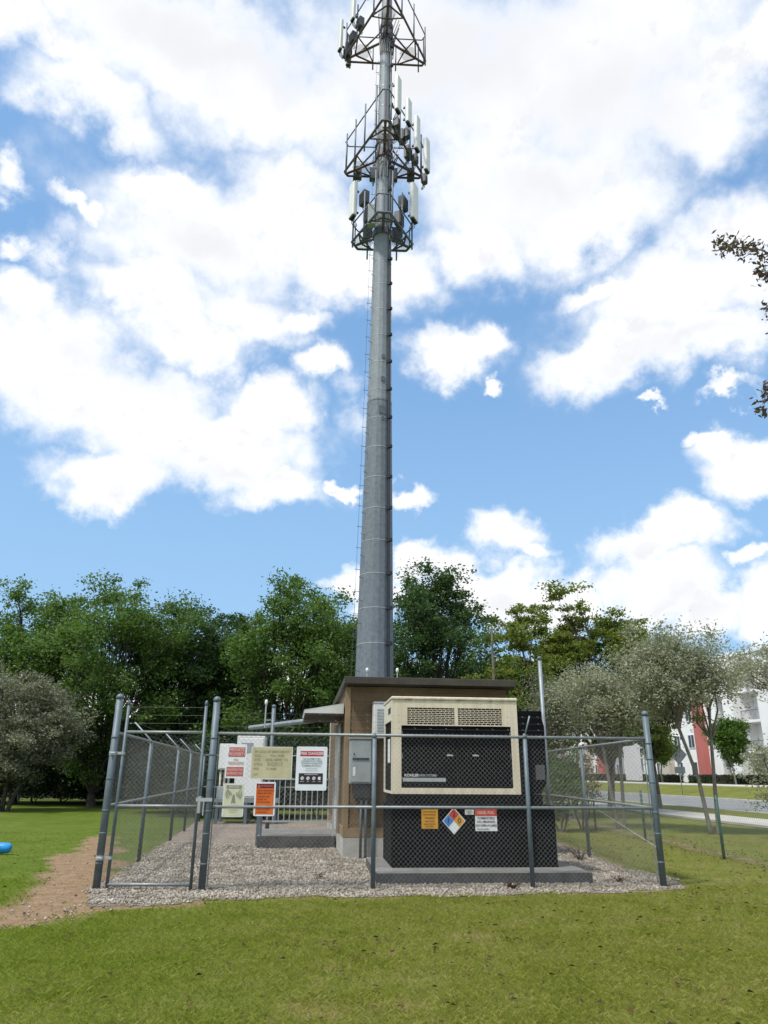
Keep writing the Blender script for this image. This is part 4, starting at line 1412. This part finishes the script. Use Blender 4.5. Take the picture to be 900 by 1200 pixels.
# shrubs along the rear boundary: dark mass under the oaks
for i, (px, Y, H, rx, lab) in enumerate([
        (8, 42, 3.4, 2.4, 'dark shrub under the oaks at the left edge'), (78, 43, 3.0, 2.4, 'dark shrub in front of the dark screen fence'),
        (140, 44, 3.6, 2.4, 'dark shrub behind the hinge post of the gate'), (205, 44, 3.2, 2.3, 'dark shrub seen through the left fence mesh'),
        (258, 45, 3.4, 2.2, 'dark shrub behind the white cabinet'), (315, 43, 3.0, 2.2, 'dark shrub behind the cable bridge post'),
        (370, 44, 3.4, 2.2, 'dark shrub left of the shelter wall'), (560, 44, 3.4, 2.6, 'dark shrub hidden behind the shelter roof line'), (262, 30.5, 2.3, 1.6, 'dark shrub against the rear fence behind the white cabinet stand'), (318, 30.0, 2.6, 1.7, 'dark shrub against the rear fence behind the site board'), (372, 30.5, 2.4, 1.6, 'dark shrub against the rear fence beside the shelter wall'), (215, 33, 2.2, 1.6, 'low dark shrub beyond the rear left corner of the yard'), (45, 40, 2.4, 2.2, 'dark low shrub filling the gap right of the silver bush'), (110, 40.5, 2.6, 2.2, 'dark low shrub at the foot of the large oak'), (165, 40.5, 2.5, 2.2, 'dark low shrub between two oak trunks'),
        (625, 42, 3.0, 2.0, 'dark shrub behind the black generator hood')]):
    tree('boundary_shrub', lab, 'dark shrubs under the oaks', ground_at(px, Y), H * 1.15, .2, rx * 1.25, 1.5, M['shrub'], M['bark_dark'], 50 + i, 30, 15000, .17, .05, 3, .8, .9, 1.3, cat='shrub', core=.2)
tree('garden_shrub', 'green shrub beside the generator outside the right fence', None, ground_at(652, 24), 2.5, .2, .45, .5, M['oak'], M['bark'], 71, 12, 4000, .10, .04, 3, .5, .8, cat='shrub', core=.2)
tree('garden_shrub', 'reddish brown sparse shrub seen through the right fence', None, ground_at(678, 25), 2.5, .8, .45, .5, M['rusty_leaf'], M['bark'], 72, 10, 1500, .09, .045, 3, .5, .8, cat='shrub', core=.2)

# dark screened fence behind the oaks
sf = thing('screen_fence', 'dark fabric screened fence in the shade below the left oaks', 'fence', (-30, 47, 0), R(-2))
MB().box(0, 34, 0, .03, .05, 2.3).build('screen', M['screen'], sf)
for k in range(12):
    MB().tube([(k * 3.09, -.06, -.05), (k * 3.09, -.06, 2.4)], .05, 8).build('post', M['galv_post'], sf, True)
MB().tube([(0, -.06, 2.35), (34, -.06, 2.35)], .03, 8).build('top_rail', M['galv_post'], sf, True)
wpst = thing('marker_post', 'short white post standing under the silver bush by the dark fence', 'post', ground_at(26, 43.5))
MB().box(-.1, .1, -.1, .1, -.05, 1.9).build('shaft', M['white_paint'], wpst, bevel=.01)
MB().box(-.13, .13, -.13, .13, 1.903, 1.95).build('cap', M['white_paint'], wpst, bevel=.01)

# wooden utility pole
up = AT(577, 760, 32.5)
upo = thing('utility_pole', 'weathered wooden utility pole standing among the trees', 'utility pole', (up.x, 32.5, 0))
MB().tube([(0, 0, -.1), (0, 0, 7.85)], [.09, .045], 10).build('shaft', M['old_wood'], upo, True)
MB().box(-.03, .03, -.12, -.09, 6.6, 7.2).build('bracket', M['iron'], upo)

# green fence beside the street lawn
gf = thing('green_fence', 'low green post and wire fence across the right lawn', 'fence', (7.27, 12.4, 0), math.atan2(30, -1.25))
for x in (0, 4.15, 8.4, 12.5, 17, 21.5):
    MB().tube([(x, 0, -.05), (x, 0, 1.22)], .032, 10).build('post', M['green_post'], gf, True)
fabric(MB(), 22, 1.12, z0=.03, p=.0715, r=.0018, y=.035).build('chain_link_fabric', M['green_wire'], gf)
MB().tube([(0, .035, 1.15), (22, .035, 1.15)], .003, 4).build('top_wire', M['green_wire'], gf)

# branches of a tree that stands out of the picture on the right
ot = thing('overhanging_tree', 'dark leaved branches reaching in at the right edge of the sky', 'tree', (6.9, 8.2, 0))
O = Vector((6.9, 8.2, 0))
wood = MB()
wood.tube([(1.2, 0, -.1), (1.25, .05, 1.6), (1.1, 0, 3.6), (1.2, .1, 5.6), (1.1, .0, 8.6)], [.24, .18, .15, .12, .05], 10)
wood.build('trunk', M['bark'], ot, True)
br_ = MB()
lp, mp = [], []
def twig(px_list, Y, r0, start):
    pts_ = [Vector(start)] + [AT(px, py, Y + dy) - O for px, py, dy in px_list]
    br_.tube(pts_, [r0 * (1 - .85 * i / (len(pts_) - 1)) for i in range(len(pts_))], 5)
    return pts_
q = twig([(960, 325, 0), (915, 305, 0), (893, 293, .05), (870, 290, .1), (850, 289, .1), (838, 288, .1)], 8.2, .022, (1.15, .05, 7.0))
q2 = twig([(925, 330, 0), (905, 318, 0), (893, 322, 0)], 8.0, .016, q[2])
q3 = twig([(915, 372, 0), (902, 370, 0)], 8.1, .016, (1.15, .05, 6.2))
q4 = twig([(930, 440, 0), (908, 455, 0), (897, 462, 0), (895, 480, 0)], 8.0, .016, (1.15, .05, 5.2))
for (px, py, n_, sx, sy) in ((846, 288, 34, 8, 11), (858, 287, 26, 9, 9), (868, 292, 34, 9, 11), (882, 285, 22, 8, 16), (893, 300, 22, 5, 12), (897, 322, 40, 7, 12), (884, 320, 8, 5, 4), (898, 362, 16, 5, 9), (897, 460, 22, 5, 10), (895, 480, 12, 5, 8), (915, 320, 80, 12, 14), (925, 370, 70, 14, 12), (925, 450, 70, 14, 16), (960, 330, 160, 20, 24), (960, 390, 130, 22, 24), (965, 450, 130, 22, 24)):
    for k in range(n_):
        lp.append(AT(px + random.gauss(0, sx * .6), py + random.gauss(0, sy * .6), 8.1 + random.gauss(0, .09)) - O)
for path in (q, q2, q3, q4):                                        # leaves all along the twigs
    for p_a, p_b in zip(path[:-1], path[1:]):
        for k in range(int(26 + 40 * (p_b - p_a).length)):
            p_ = p_a.lerp(p_b, random.random()) + Vector((random.gauss(0, .07), random.gauss(0, .09), random.gauss(0, .07)))
            w_ = p_ + O
            if w_.x > 3.75:
                lp.append(p_)
for (px, py, n_) in ((852, 288, 46), (899, 322, 46)):
    for k in range(n_):
        mp.append(AT(px + random.gauss(0, 3), py + random.gauss(0, 2.5), 8.1 + random.gauss(0, .03)) - O)
for k in range(2600):                                             # the rest of its crown, outside the frame
    v_ = Vector((random.gauss(0, 1), random.gauss(0, 1), random.gauss(0, .8)))
    p_ = Vector((1.7, 0, 7.6)) + Vector((v_.x * .8, v_.y * .9, v_.z * 1.1))
    if p_.x > .62 + .05 * (p_.z - 7.0):
        lp.append(p_)
for k in range(9):
    br_.tube([(1.15, 0, 4.6 + k * .4), (1.5 + .05 * k, random.uniform(-.6, .6), 5.6 + k * .35), (2.0 + .08 * k, random.uniform(-1.2, 1.2), 6.2 + k * .35)], [.035, .02, .006], 5)
br_.build('limbs', M['bark'], ot, True)
leaf_mesh('foliage', np.array([list(p) for p in lp]), .085, M['purple_leaf'], ot, .35, .42)
leaf_mesh('seed_clusters', np.array([list(p) for p in mp]), .035, M['mistle'], ot, 0, .7)

# dead weeds by the right fence
for (wx, wy, n_, h_, lab) in ((3.95, 15.9, 26, .32, 'dry brown weed clump at the foot of the right fence post'), (3.75, 12.75, 16, .14, 'small dead weed beside the slab corner'), (1.95, 11.95, 18, .16, 'low dead weed at the foot of the front fence post'), (-1.0, 12.9, 8, .13, 'small dark weed standing alone in the gravel')):
    wd = MB()
    for k in range(n_):
        a_ = random.uniform(0, 6.28)
        l_ = random.uniform(.3, 1.0) * h_
        wd.tube([(0, 0, -.02), (math.cos(a_) * l_ * .5, math.sin(a_) * l_ * .5, l_ * random.uniform(.3, .8)), (math.cos(a_) * l_ * 1.1, math.sin(a_) * l_ * 1.1, l_ * random.uniform(.2, 1))], [.006, .004, .002], 4)
        for j in range(3):
            q_ = Vector((math.cos(a_) * l_ * (.5 + .25 * j), math.sin(a_) * l_ * (.5 + .25 * j), l_ * random.uniform(.3, .8)))
            wd.add([q_, q_ + Vector((.02, .008, .012)), q_ + Vector((.036, 0, 0)), q_ + Vector((.02, -.01, .006))], [(0, 1, 2, 3)])
    tag(wd.build('dry_weed', M['litter'], loc=(wx, wy, .01)), lab, 'weed')

# blue plastic toy at the left edge
bl = G(-6, 1001)
bo = thing('plastic_barrel', 'bright blue plastic barrel end lying on the left lawn', 'barrel', (bl.x - .30, bl.y + .12, .10), R(6))
pr = [(.0, .03), (.02, .07), (.06, .095), (.16, .105), (.55, .105), (.66, .095), (.70, .07), (.72, .03)]
mb = MB()
n = 20
mb.add([(x - .18, r_ * math.cos(2 * math.pi * k / n), r_ * math.sin(2 * math.pi * k / n)) for x, r_ in pr for k in range(n)],
       [(i * n + k, i * n + (k + 1) % n, (i + 1) * n + (k + 1) % n, (i + 1) * n + k) for i in range(len(pr) - 1) for k in range(n)] + [tuple(range(n - 1, -1, -1)), tuple(range((len(pr) - 1) * n, len(pr) * n))])
mb.build('shell', M['blue_plastic'], bo, True)
for x in (.02, .32):
    mb = MB()
    mb.add([(x + dx - .0, r_ * math.cos(2 * math.pi * k / n), r_ * math.sin(2 * math.pi * k / n)) for dx, r_ in ((0, .104), (.01, .110), (.03, .110), (.04, .104)) for k in range(n)],
           [(i * n + k, i * n + (k + 1) % n, (i + 1) * n + (k + 1) % n, (i + 1) * n + k) for i in range(3) for k in range(n)])
    mb.build('hoop', M['blue_plastic'], bo, True)

# ------------------------------------------------------------------ apartment building across the street
AB = thing('apartment_building', 'white four storey apartment building with a salmon red fin across the street', 'building', street(48, 0, .85), PSI)
ST = 3.15
HT = 4 * ST + .7
bays = [(60, 67, 'win'), (67, 68.5, 'pil'), (68.5, 74.0, 'win'), (74.0, 77.2, 'bal'), (77.2, 79.2, 'pil'), (79.2, 82.3, 'bal'), (82.3, 84.9, 'wall'), (84.9, 86.5, 'red'), (86.5, 90.6, 'win'), (90.6, 93.5, 'wall'), (93.5, 96.0, 'tan')]
s = 96.0
pat = [(3.4, 'win'), (1.2, 'pil'), (3.6, 'bal'), (1.2, 'pil'), (3.4, 'win'), (3.0, 'grey'), (3.6, 'bal'), (2.0, 'red'), (3.4, 'win'), (1.4, 'tan')]
i = 0
while s < 178:
    w_, k_ = pat[i % len(pat)]
    bays.append((s, s + w_, k_))
    s += w_
    i += 1
wl, pil_, red_, tan_, gry = MB(), MB(), MB(), MB(), MB()
win0 = win_p = None
nwin = 0
for (a, b_, k_) in bays:
    e = .0
    if k_ == 'bal':
        MB().box(1.6, 14, a, b_, 0, HT - .5).build('recessed_wall', M['stucco'], AB)
        for f_ in range(1, 4):
            bs = MB().box(-.15, 1.6, a + .02, b_ - .02, f_ * ST - .14, f_ * ST + .12).build('balcony_slab', M['stucco'], AB)
            rl = MB().box(-.12, -.07, a + .03, b_ - .03, f_ * ST + 1.1, f_ * ST + 1.16)
            y = a + .1
            while y < b_:
                rl.box(-.105, -.085, y - .012, y + .012, f_ * ST + .12, f_ * ST + 1.1)
                y += .22
            rl.build('railing', M['iron'], bs)
        MB().box(-.15, 1.6, a + .02, b_ - .02, HT - .5, HT - .1).build('balcony_roof', M['stucco'], AB)
    elif k_ == 'pil':
        MB().box(-.9, 14, a, b_, 0, HT + .5).build('pilaster', M['stucco'], AB)
    elif k_ == 'red':
        MB().box(-.7, 14, a, b_, 0, HT - .6).build('red_fin', M['stucco_red'], AB)
    elif k_ == 'tan':
        MB().box(-.8, 14, a, b_, 0, HT + .3).build('tan_column', M['stucco_tan'], AB)
    elif k_ == 'grey':
        MB().box(-.2, 14, a, b_, 0, HT - .3).build('grey_wall', M['stucco_grey'], AB)
    else:
        MB().box(0, 14, a, b_, 0, HT).build('wall', M['stucco'], AB)
    if k_ in ('win', 'bal', 'wall', 'grey'):
        for f_ in range(4):
            if nwin >= 96 or (k_ == 'wall' and a < 90):
                continue
            xw = {'win': 0, 'wall': 0, 'bal': 1.6, 'grey': -.2}[k_]
            if win0 is None:
                fm = MB()
                for y0_, y1_, z0_, z1_ in ((-.75, .75, 1.45, 1.53), (-.75, .75, -.08, 0), (-.75, -.68, 0, 1.45), (.68, .75, 0, 1.45), (-.03, .03, 0, 1.45)):
                    fm.box(-.07, .0, y0_, y1_, z0_, z1_)
                win0 = fm.build('window', M['white_paint'], AB)
                win_p = MB().box(-.03, -.004, -.679, .679, .001, 1.449).build('pane', M['glass'], win0)
                wo = win0
            else:
                wo = win0.copy()
                C.objects.link(wo)
                wo.parent = AB
                pc = win_p.copy()
                C.objects.link(pc)
                pc.parent = wo
            wo.location = (xw, (a + b_) / 2, f_ * ST + .85)
            nwin += 1

MB().box(-.25, 14.2, 60, 178, HT + .004, HT + .25).build('parapet', M['stucco'], AB)
ca = thing('carport', 'long grey flat roofed carport beside the white apartments', 'carport', street(40.5, 118, .8), PSI)
MB().box(0, 5, 0, 46, 3.2, 3.75).build('roof', M['stucco_grey'], ca)
for k in range(9):
    MB().box(.3, .6, .4 + k * 5.6, .7 + k * 5.6, -.05, 3.2).build('column', M['white_paint'], ca)

for a, b_, lab in ((62, 85, 'clipped hedge below the balconies right of the red fin'), (88, 118, 'clipped hedge at the foot of the tan column'), (120, 165, 'long far clipped hedge below the grey carport')):
    n_ = int((b_ - a) * 420)
    hd = thing('hedge', lab, 'hedge', street(45.5, a, .85), PSI, 'hedges before the apartments')
    Pp = np.column_stack([RNG.uniform(-.6, .6, n_), RNG.uniform(0, b_ - a, n_), RNG.uniform(.05, .80, n_) + .1 * np.sin(RNG.uniform(0, 6, n_))])
    leaf_mesh('foliage', Pp, .26, M['shrub'], hd)
    MB().box(-.45, .45, .1, b_ - a - .1, 0, .65).build('stems', M['bark_dark'], hd)
for px, lat, zc, rz_, rx, sd, lab in ((775, 43, 4.0, 1.6, 1.15, 81, 'round clipped street tree left of the tan column'), (861, 43, 4.1, 2.1, 1.6, 82, 'taller clipped street tree in front of the balconies')):
    kx = (px - 447) * .941 / 851
    Yy = lat / (kx * math.cos(PSI) + math.sin(PSI))
    tree('topiary_tree', lab, 'clipped trees before the apartments', (kx * Yy, Yy, .84), zc + rz_, zc - rz_, rx, rx, M['topiary'], M['bark_pale'], sd, 30, 16000, .24, .09, 1, .8, .9, 1.3, core=.05)

# street sign
kx = (797 - 447) * .941 / 851
Yy = 33.1 / (kx * math.cos(PSI) + math.sin(PSI))
ss = thing('street_sign', 'grey back of a diamond road sign on its post by the far kerb', 'road sign', (kx * Yy, Yy, .05), R(12))
MB().tube([(0, .04, -.1), (0, .04, 3.95)], .045, 8).build('post', M['alu'], ss, True)
MB().prism([(-.86, 3.3), (0, 2.44), (.86, 3.3), (0, 4.16)], -.01, .0, 'y').build('diamond_plate', M['sign_back'], ss)
MB().prism([(-.5, 1.75), (.5, 1.75), (.5, 2.28), (-.5, 2.28)], -.01, .0, 'y').build('lower_plate', M['sign_back'], ss)

# ------------------------------------------------------------------ camera
cam = bpy.data.cameras.new('camera')
cam.sensor_fit = 'VERTICAL'
cam.sensor_height = 36
cam.sensor_width = 27
cam.lens = F / 1200 * 36
cam.clip_end = 4000
co = bpy.data.objects.new('camera', cam)
C.objects.link(co)
c_, s_ = math.cos(RO), math.sin(RO)
upv = Vector((0, -math.sin(TH), math.cos(TH)))
fw = Vector((0, math.cos(TH), math.sin(TH)))
X = Vector((1, 0, 0))
rt = X * c_ + upv * s_
uu = X * -s_ + upv * c_
co.matrix_world = Matrix(((rt.x, uu.x, -fw.x, 0), (rt.y, uu.y, -fw.y, 0), (rt.z, uu.z, -fw.z, EYE), (0, 0, 0, 1)))
scene.camera = co

# ------------------------------------------------------------------ sun and sky
SUN_DIR = Vector((-.42, -.36, 1.0)).normalized()            # towards the sun: high, from the left and a little behind the yard
elev = math.asin(SUN_DIR.z)
azim = math.atan2(SUN_DIR.x, SUN_DIR.y)
sl = bpy.data.lights.new('sun', 'SUN')
sl.energy = 2.7
sl.angle = R(5)
sl.color = (1, .96, .90)
slo = bpy.data.objects.new('sun', sl)
C.objects.link(slo)
slo.rotation_euler = (-SUN_DIR).to_track_quat('-Z', 'Y').to_euler()

world = bpy.data.worlds.new('World')
scene.world = world
world.use_nodes = True
t = world.node_tree
for n_ in list(t.nodes):
    t.nodes.remove(n_)
out = t.nodes.new('ShaderNodeOutputWorld')
bg = t.nodes.new('ShaderNodeBackground')
sky = t.nodes.new('ShaderNodeTexSky')
sky.sky_type = 'NISHITA'
sky.sun_disc = False
sky.sun_elevation = elev
sky.sun_rotation = azim
sky.air_density = 1.0
sky.dust_density = 1.2
sky.ozone_density = 2.0
tc = t.nodes.new('ShaderNodeTexCoord')
DIR = tc.outputs['Generated']


def vmath(op, a, b=None, scale=None):
    n_ = t.nodes.new('ShaderNodeVectorMath')
    n_.operation = op
    for i_, v_ in enumerate((a, b)):
        if v_ is None:
            continue
        if isinstance(v_, (tuple, list)):
            n_.inputs[i_].default_value = v_
        else:
            t.links.new(v_, n_.inputs[i_])
    if scale is not None:
        n_.inputs['Scale'].default_value = scale
    return n_.outputs['Value'] if op in ('LENGTH', 'DOT_PRODUCT') else n_.outputs[0]


sep = t.nodes.new('ShaderNodeSeparateXYZ')
t.links.new(DIR, sep.inputs[0])
az_n = math_node(t, 'ARCTAN2', sep.outputs['X'], sep.outputs['Y'])
el_n = math_node(t, 'ARCSINE', sep.outputs['Z'])
cmb = t.nodes.new('ShaderNodeCombineXYZ')
t.links.new(az_n, cmb.inputs[0])
t.links.new(el_n, cmb.inputs[1])


def ncol(scale, detail, rough=.55, off=0.0, dz=0.0):
    n_ = t.nodes.new('ShaderNodeTexNoise')
    n_.inputs['Scale'].default_value = scale
    n_.inputs['Detail'].default_value = detail
    n_.inputs['Roughness'].default_value = rough
    v_ = vmath('ADD', DIR, (off, off * .7, off * 1.3 + dz))
    t.links.new(v_, n_.inputs['Vector'])
    return n_


w1 = ncol(5, 3)
w2 = ncol(19, 5, .6, 3.1)
wob = vmath('SCALE', vmath('SUBTRACT', w1.outputs['Color'], (.5, .5, .5)), None, .13)
wob2 = vmath('SCALE', vmath('SUBTRACT', w2.outputs['Color'], (.5, .5, .5)), None, .085)
POS = vmath('ADD', vmath('ADD', cmb.outputs[0], wob), wob2)
flat_ = t.nodes.new('ShaderNodeVectorMath')
flat_.operation = 'MULTIPLY'
t.links.new(POS, flat_.inputs[0])
flat_.inputs[1].default_value = (1, 1, 0)
POS = flat_.outputs[0]


def blob(px, py, rx, ry):
    """a cloud lump at a fixed bearing and height in the sky -> 1 at its heart, 0 at its rim"""
    d = ray(px, py).normalized()
    az, el = math.atan2(d.x, d.y), math.asin(d.z)
    k_ = d.dot(Vector((0, math.cos(TH), math.sin(TH))))
    sx, sy = rx / F * k_ / math.cos(el), ry / F * k_ * k_
    v_ = vmath('SUBTRACT', POS, (az, el, 0))
    v_ = vmath('MULTIPLY', v_, (1 / sx, 1 / sy, 0))
    return math_node(t, 'SUBTRACT', 1.0, vmath('LENGTH', v_))


def field(bl):
    acc = None
    for b_ in bl:
        v_ = blob(*b_)
        if acc is None:
            acc = v_
        else:
            n_ = t.nodes.new('ShaderNodeMath')
            n_.operation = 'SMOOTH_MAX'
            t.links.new(acc, n_.inputs[0])
            t.links.new(v_, n_.inputs[1])
            n_.inputs[2].default_value = .12
            acc = n_.outputs[0]
    return acc


CL = [(50, 40, 110, 50), (120, 120, 80, 50), (890, 40, 110, 70), (820, 120, 90, 75), (240, 70, 230, 95), (150, 20, 190, 75), (330, 120, 150, 80), (480, 60, 190, 120), (640, 90, 230, 150), (760, 40, 170, 110), (620, 210, 170, 90), (560, 290, 80, 50), (690, 250, 120, 60),
      (240, 280, 150, 90), (330, 250, 110, 75), (390, 300, 60, 45), (190, 215, 70, 35), (180, 340, 90, 50),
      (60, 420, 120, 105), (30, 350, 60, 40), (140, 470, 150, 75), (240, 530, 140, 60), (310, 480, 58, 46), (320, 580, 60, 30), (230, 390, 80, 45), (120, 560, 90, 40), (300, 360, 75, 40),
      (470, 330, 55, 45), (430, 320, 35, 40),
      (860, 270, 110, 70), (800, 340, 140, 80), (720, 415, 85, 48), (830, 400, 110, 50), (690, 340, 40, 24),
      (535, 412, 62, 34), (575, 400, 25, 25), (385, 425, 36, 24), (594, 442, 12, 9), (370, 360, 35, 22),
      (868, 545, 60, 44), (830, 520, 25, 16), (862, 468, 38, 15), (766, 480, 18, 8),
      (590, 625, 38, 34), (612, 645, 24, 20), (600, 690, 100, 38), (530, 685, 60, 36), (660, 690, 50, 36), (480, 672, 32, 26), (440, 700, 60, 26),
      (755, 640, 75, 34), (800, 625, 55, 40), (770, 690, 80, 50), (830, 720, 55, 44), (890, 720, 34, 50), (880, 665, 22, 18),
      (482, 590, 30, 15), (403, 692, 28, 24), (90, 800, 190, 46), (280, 805, 150, 44), (430, 790, 80, 40), (650, 800, 100, 40), (405, 585, 20, 10), (90, 245, 36, 18), (5, 215, 20, 28), (15, 285, 28, 26)]
inframe = field(CL)
thin_cl = field([(60, 130, 60, 40), (180, 260, 60, 60), (330, 590, 90, 24), (880, 430, 40, 40), (420, 480, 40, 60), (110, 490, 60, 30), (310, 210, 60, 30), (700, 330, 60, 40), (60, 300, 60, 60)])
# elsewhere in the sky: broken cloud from noise alone
gen_n = ncol(2.6, 6, .6, 9.0)
outside = math_node(t, 'MAXIMUM', math_node(t, 'MULTIPLY_ADD', math_node(t, 'ABSOLUTE', az_n), 4.0, -2.8, clamp=True), math_node(t, 'MULTIPLY_ADD', el_n, 8.0, -8.2, clamp=True))
gfld = math_node(t, 'MULTIPLY_ADD', gen_n.outputs['Fac'], 3.4, -1.45)
gfld = math_node(t, 'SUBTRACT', gfld, math_node(t, 'MULTIPLY', math_node(t, 'SUBTRACT', 1.0, outside), 5.0))
fld = math_node(t, 'MAXIMUM', inframe, gfld)
det = ncol(13, 9, .60, 5.0)
det_up = ncol(13, 9, .60, 5.0, .020)
det2 = ncol(42, 6, .6, 1.0)
rag = math_node(t, 'ADD', math_node(t, 'MULTIPLY', math_node(t, 'SUBTRACT', det.outputs['Fac'], .5), 1.15), math_node(t, 'MULTIPLY', math_node(t, 'SUBTRACT', det2.outputs['Fac'], .5), .28))
dens = math_node(t, 'ADD', fld, rag)


def smooth(v_, lo, hi):
    n_ = t.nodes.new('ShaderNodeMapRange')
    n_.interpolation_type = 'SMOOTHSTEP'
    n_.inputs['From Min'].default_value = lo
    n_.inputs['From Max'].default_value = hi
    t.links.new(v_, n_.inputs['Value'])
    return n_.outputs[0]


hi_el = smooth(el_n, .30, .85)
mask_a = smooth(dens, -.20, .58)
mask_b = smooth(dens, -.42, .80)
mask = math_node(t, 'ADD', math_node(t, 'MULTIPLY', mask_a, math_node(t, 'SUBTRACT', 1.0, math_node(t, 'MULTIPLY', hi_el, .8))), math_node(t, 'MULTIPLY', mask_b, math_node(t, 'MULTIPLY', hi_el, .8)))
veil = math_node(t, 'MULTIPLY', math_node(t, 'MULTIPLY', smooth(thin_cl, -.1, .9), smooth(math_node(t, 'ADD', det.outputs['Fac'], math_node(t, 'MULTIPLY', det2.outputs['Fac'], .4)), .50, .92)), .95)
mask = math_node(t, 'MAXIMUM', mask, veil)
# cloud shade: thick middles and undersides are greyer than the sunlit tops
grey = field([(560, 60, 260, 110), (700, 110, 170, 120), (260, 60, 200, 60), (640, 210, 120, 60), (240, 290, 80, 40), (800, 720, 90, 40), (740, 650, 50, 16), (600, 705, 70, 26), (330, 330, 60, 30), (780, 420, 120, 30), (240, 560, 120, 24), (150, 430, 110, 30)])
shade_n = ncol(7, 7, .6, 7.7)
sh_f = math_node(t, 'MULTIPLY', smooth(math_node(t, 'ADD', grey, math_node(t, 'MULTIPLY', math_node(t, 'SUBTRACT', shade_n.outputs['Fac'], .5), 1.6)), -.6, 1.0), .62)
thick = smooth(dens, .25, 1.1)
relief = smooth(math_node(t, 'SUBTRACT', det_up.outputs['Fac'], det.outputs['Fac']), -.04, .16)
gfac = math_node(t, 'MULTIPLY', math_node(t, 'MAXIMUM', sh_f, math_node(t, 'MULTIPLY', relief, .6)), smooth(dens, .15, .75))
cloud_c = mix(t, gfac, (.79, .795, .805), (.53, .54, .57))

sky_s = mix(t, .5, mix(t, 1.0, sky.outputs[0], (.116, .139, .138), 'MULTIPLY'), (.188, .365, .65))
haze_f = math_node(t, 'MULTIPLY', math_node(t, 'SUBTRACT', 1.0, smooth(el_n, .10, .62)), .62)
sky_s = mix(t, haze_f, sky_s, (.275, .44, .64))
final = mix(t, mask, sky_s, cloud_c)
t.links.new(final, bg.inputs['Color'])
bg.inputs['Strength'].default_value = 1.0
t.links.new(bg.outputs[0], out.inputs['Surface'])
world.cycles.sampling_method = 'MANUAL'
world.cycles.sample_map_resolution = 512

vs_ = scene.view_settings
vs_.view_transform = 'Standard'
vs_.look = 'None'
vs_.exposure = 0.52
vs_.gamma = 1.0
vs_.use_curve_mapping = False
scene.cycles.use_denoising = True
scene.cycles.max_bounces = 6
scene.cycles.diffuse_bounces = 3
scene.cycles.transparent_max_bounces = 8
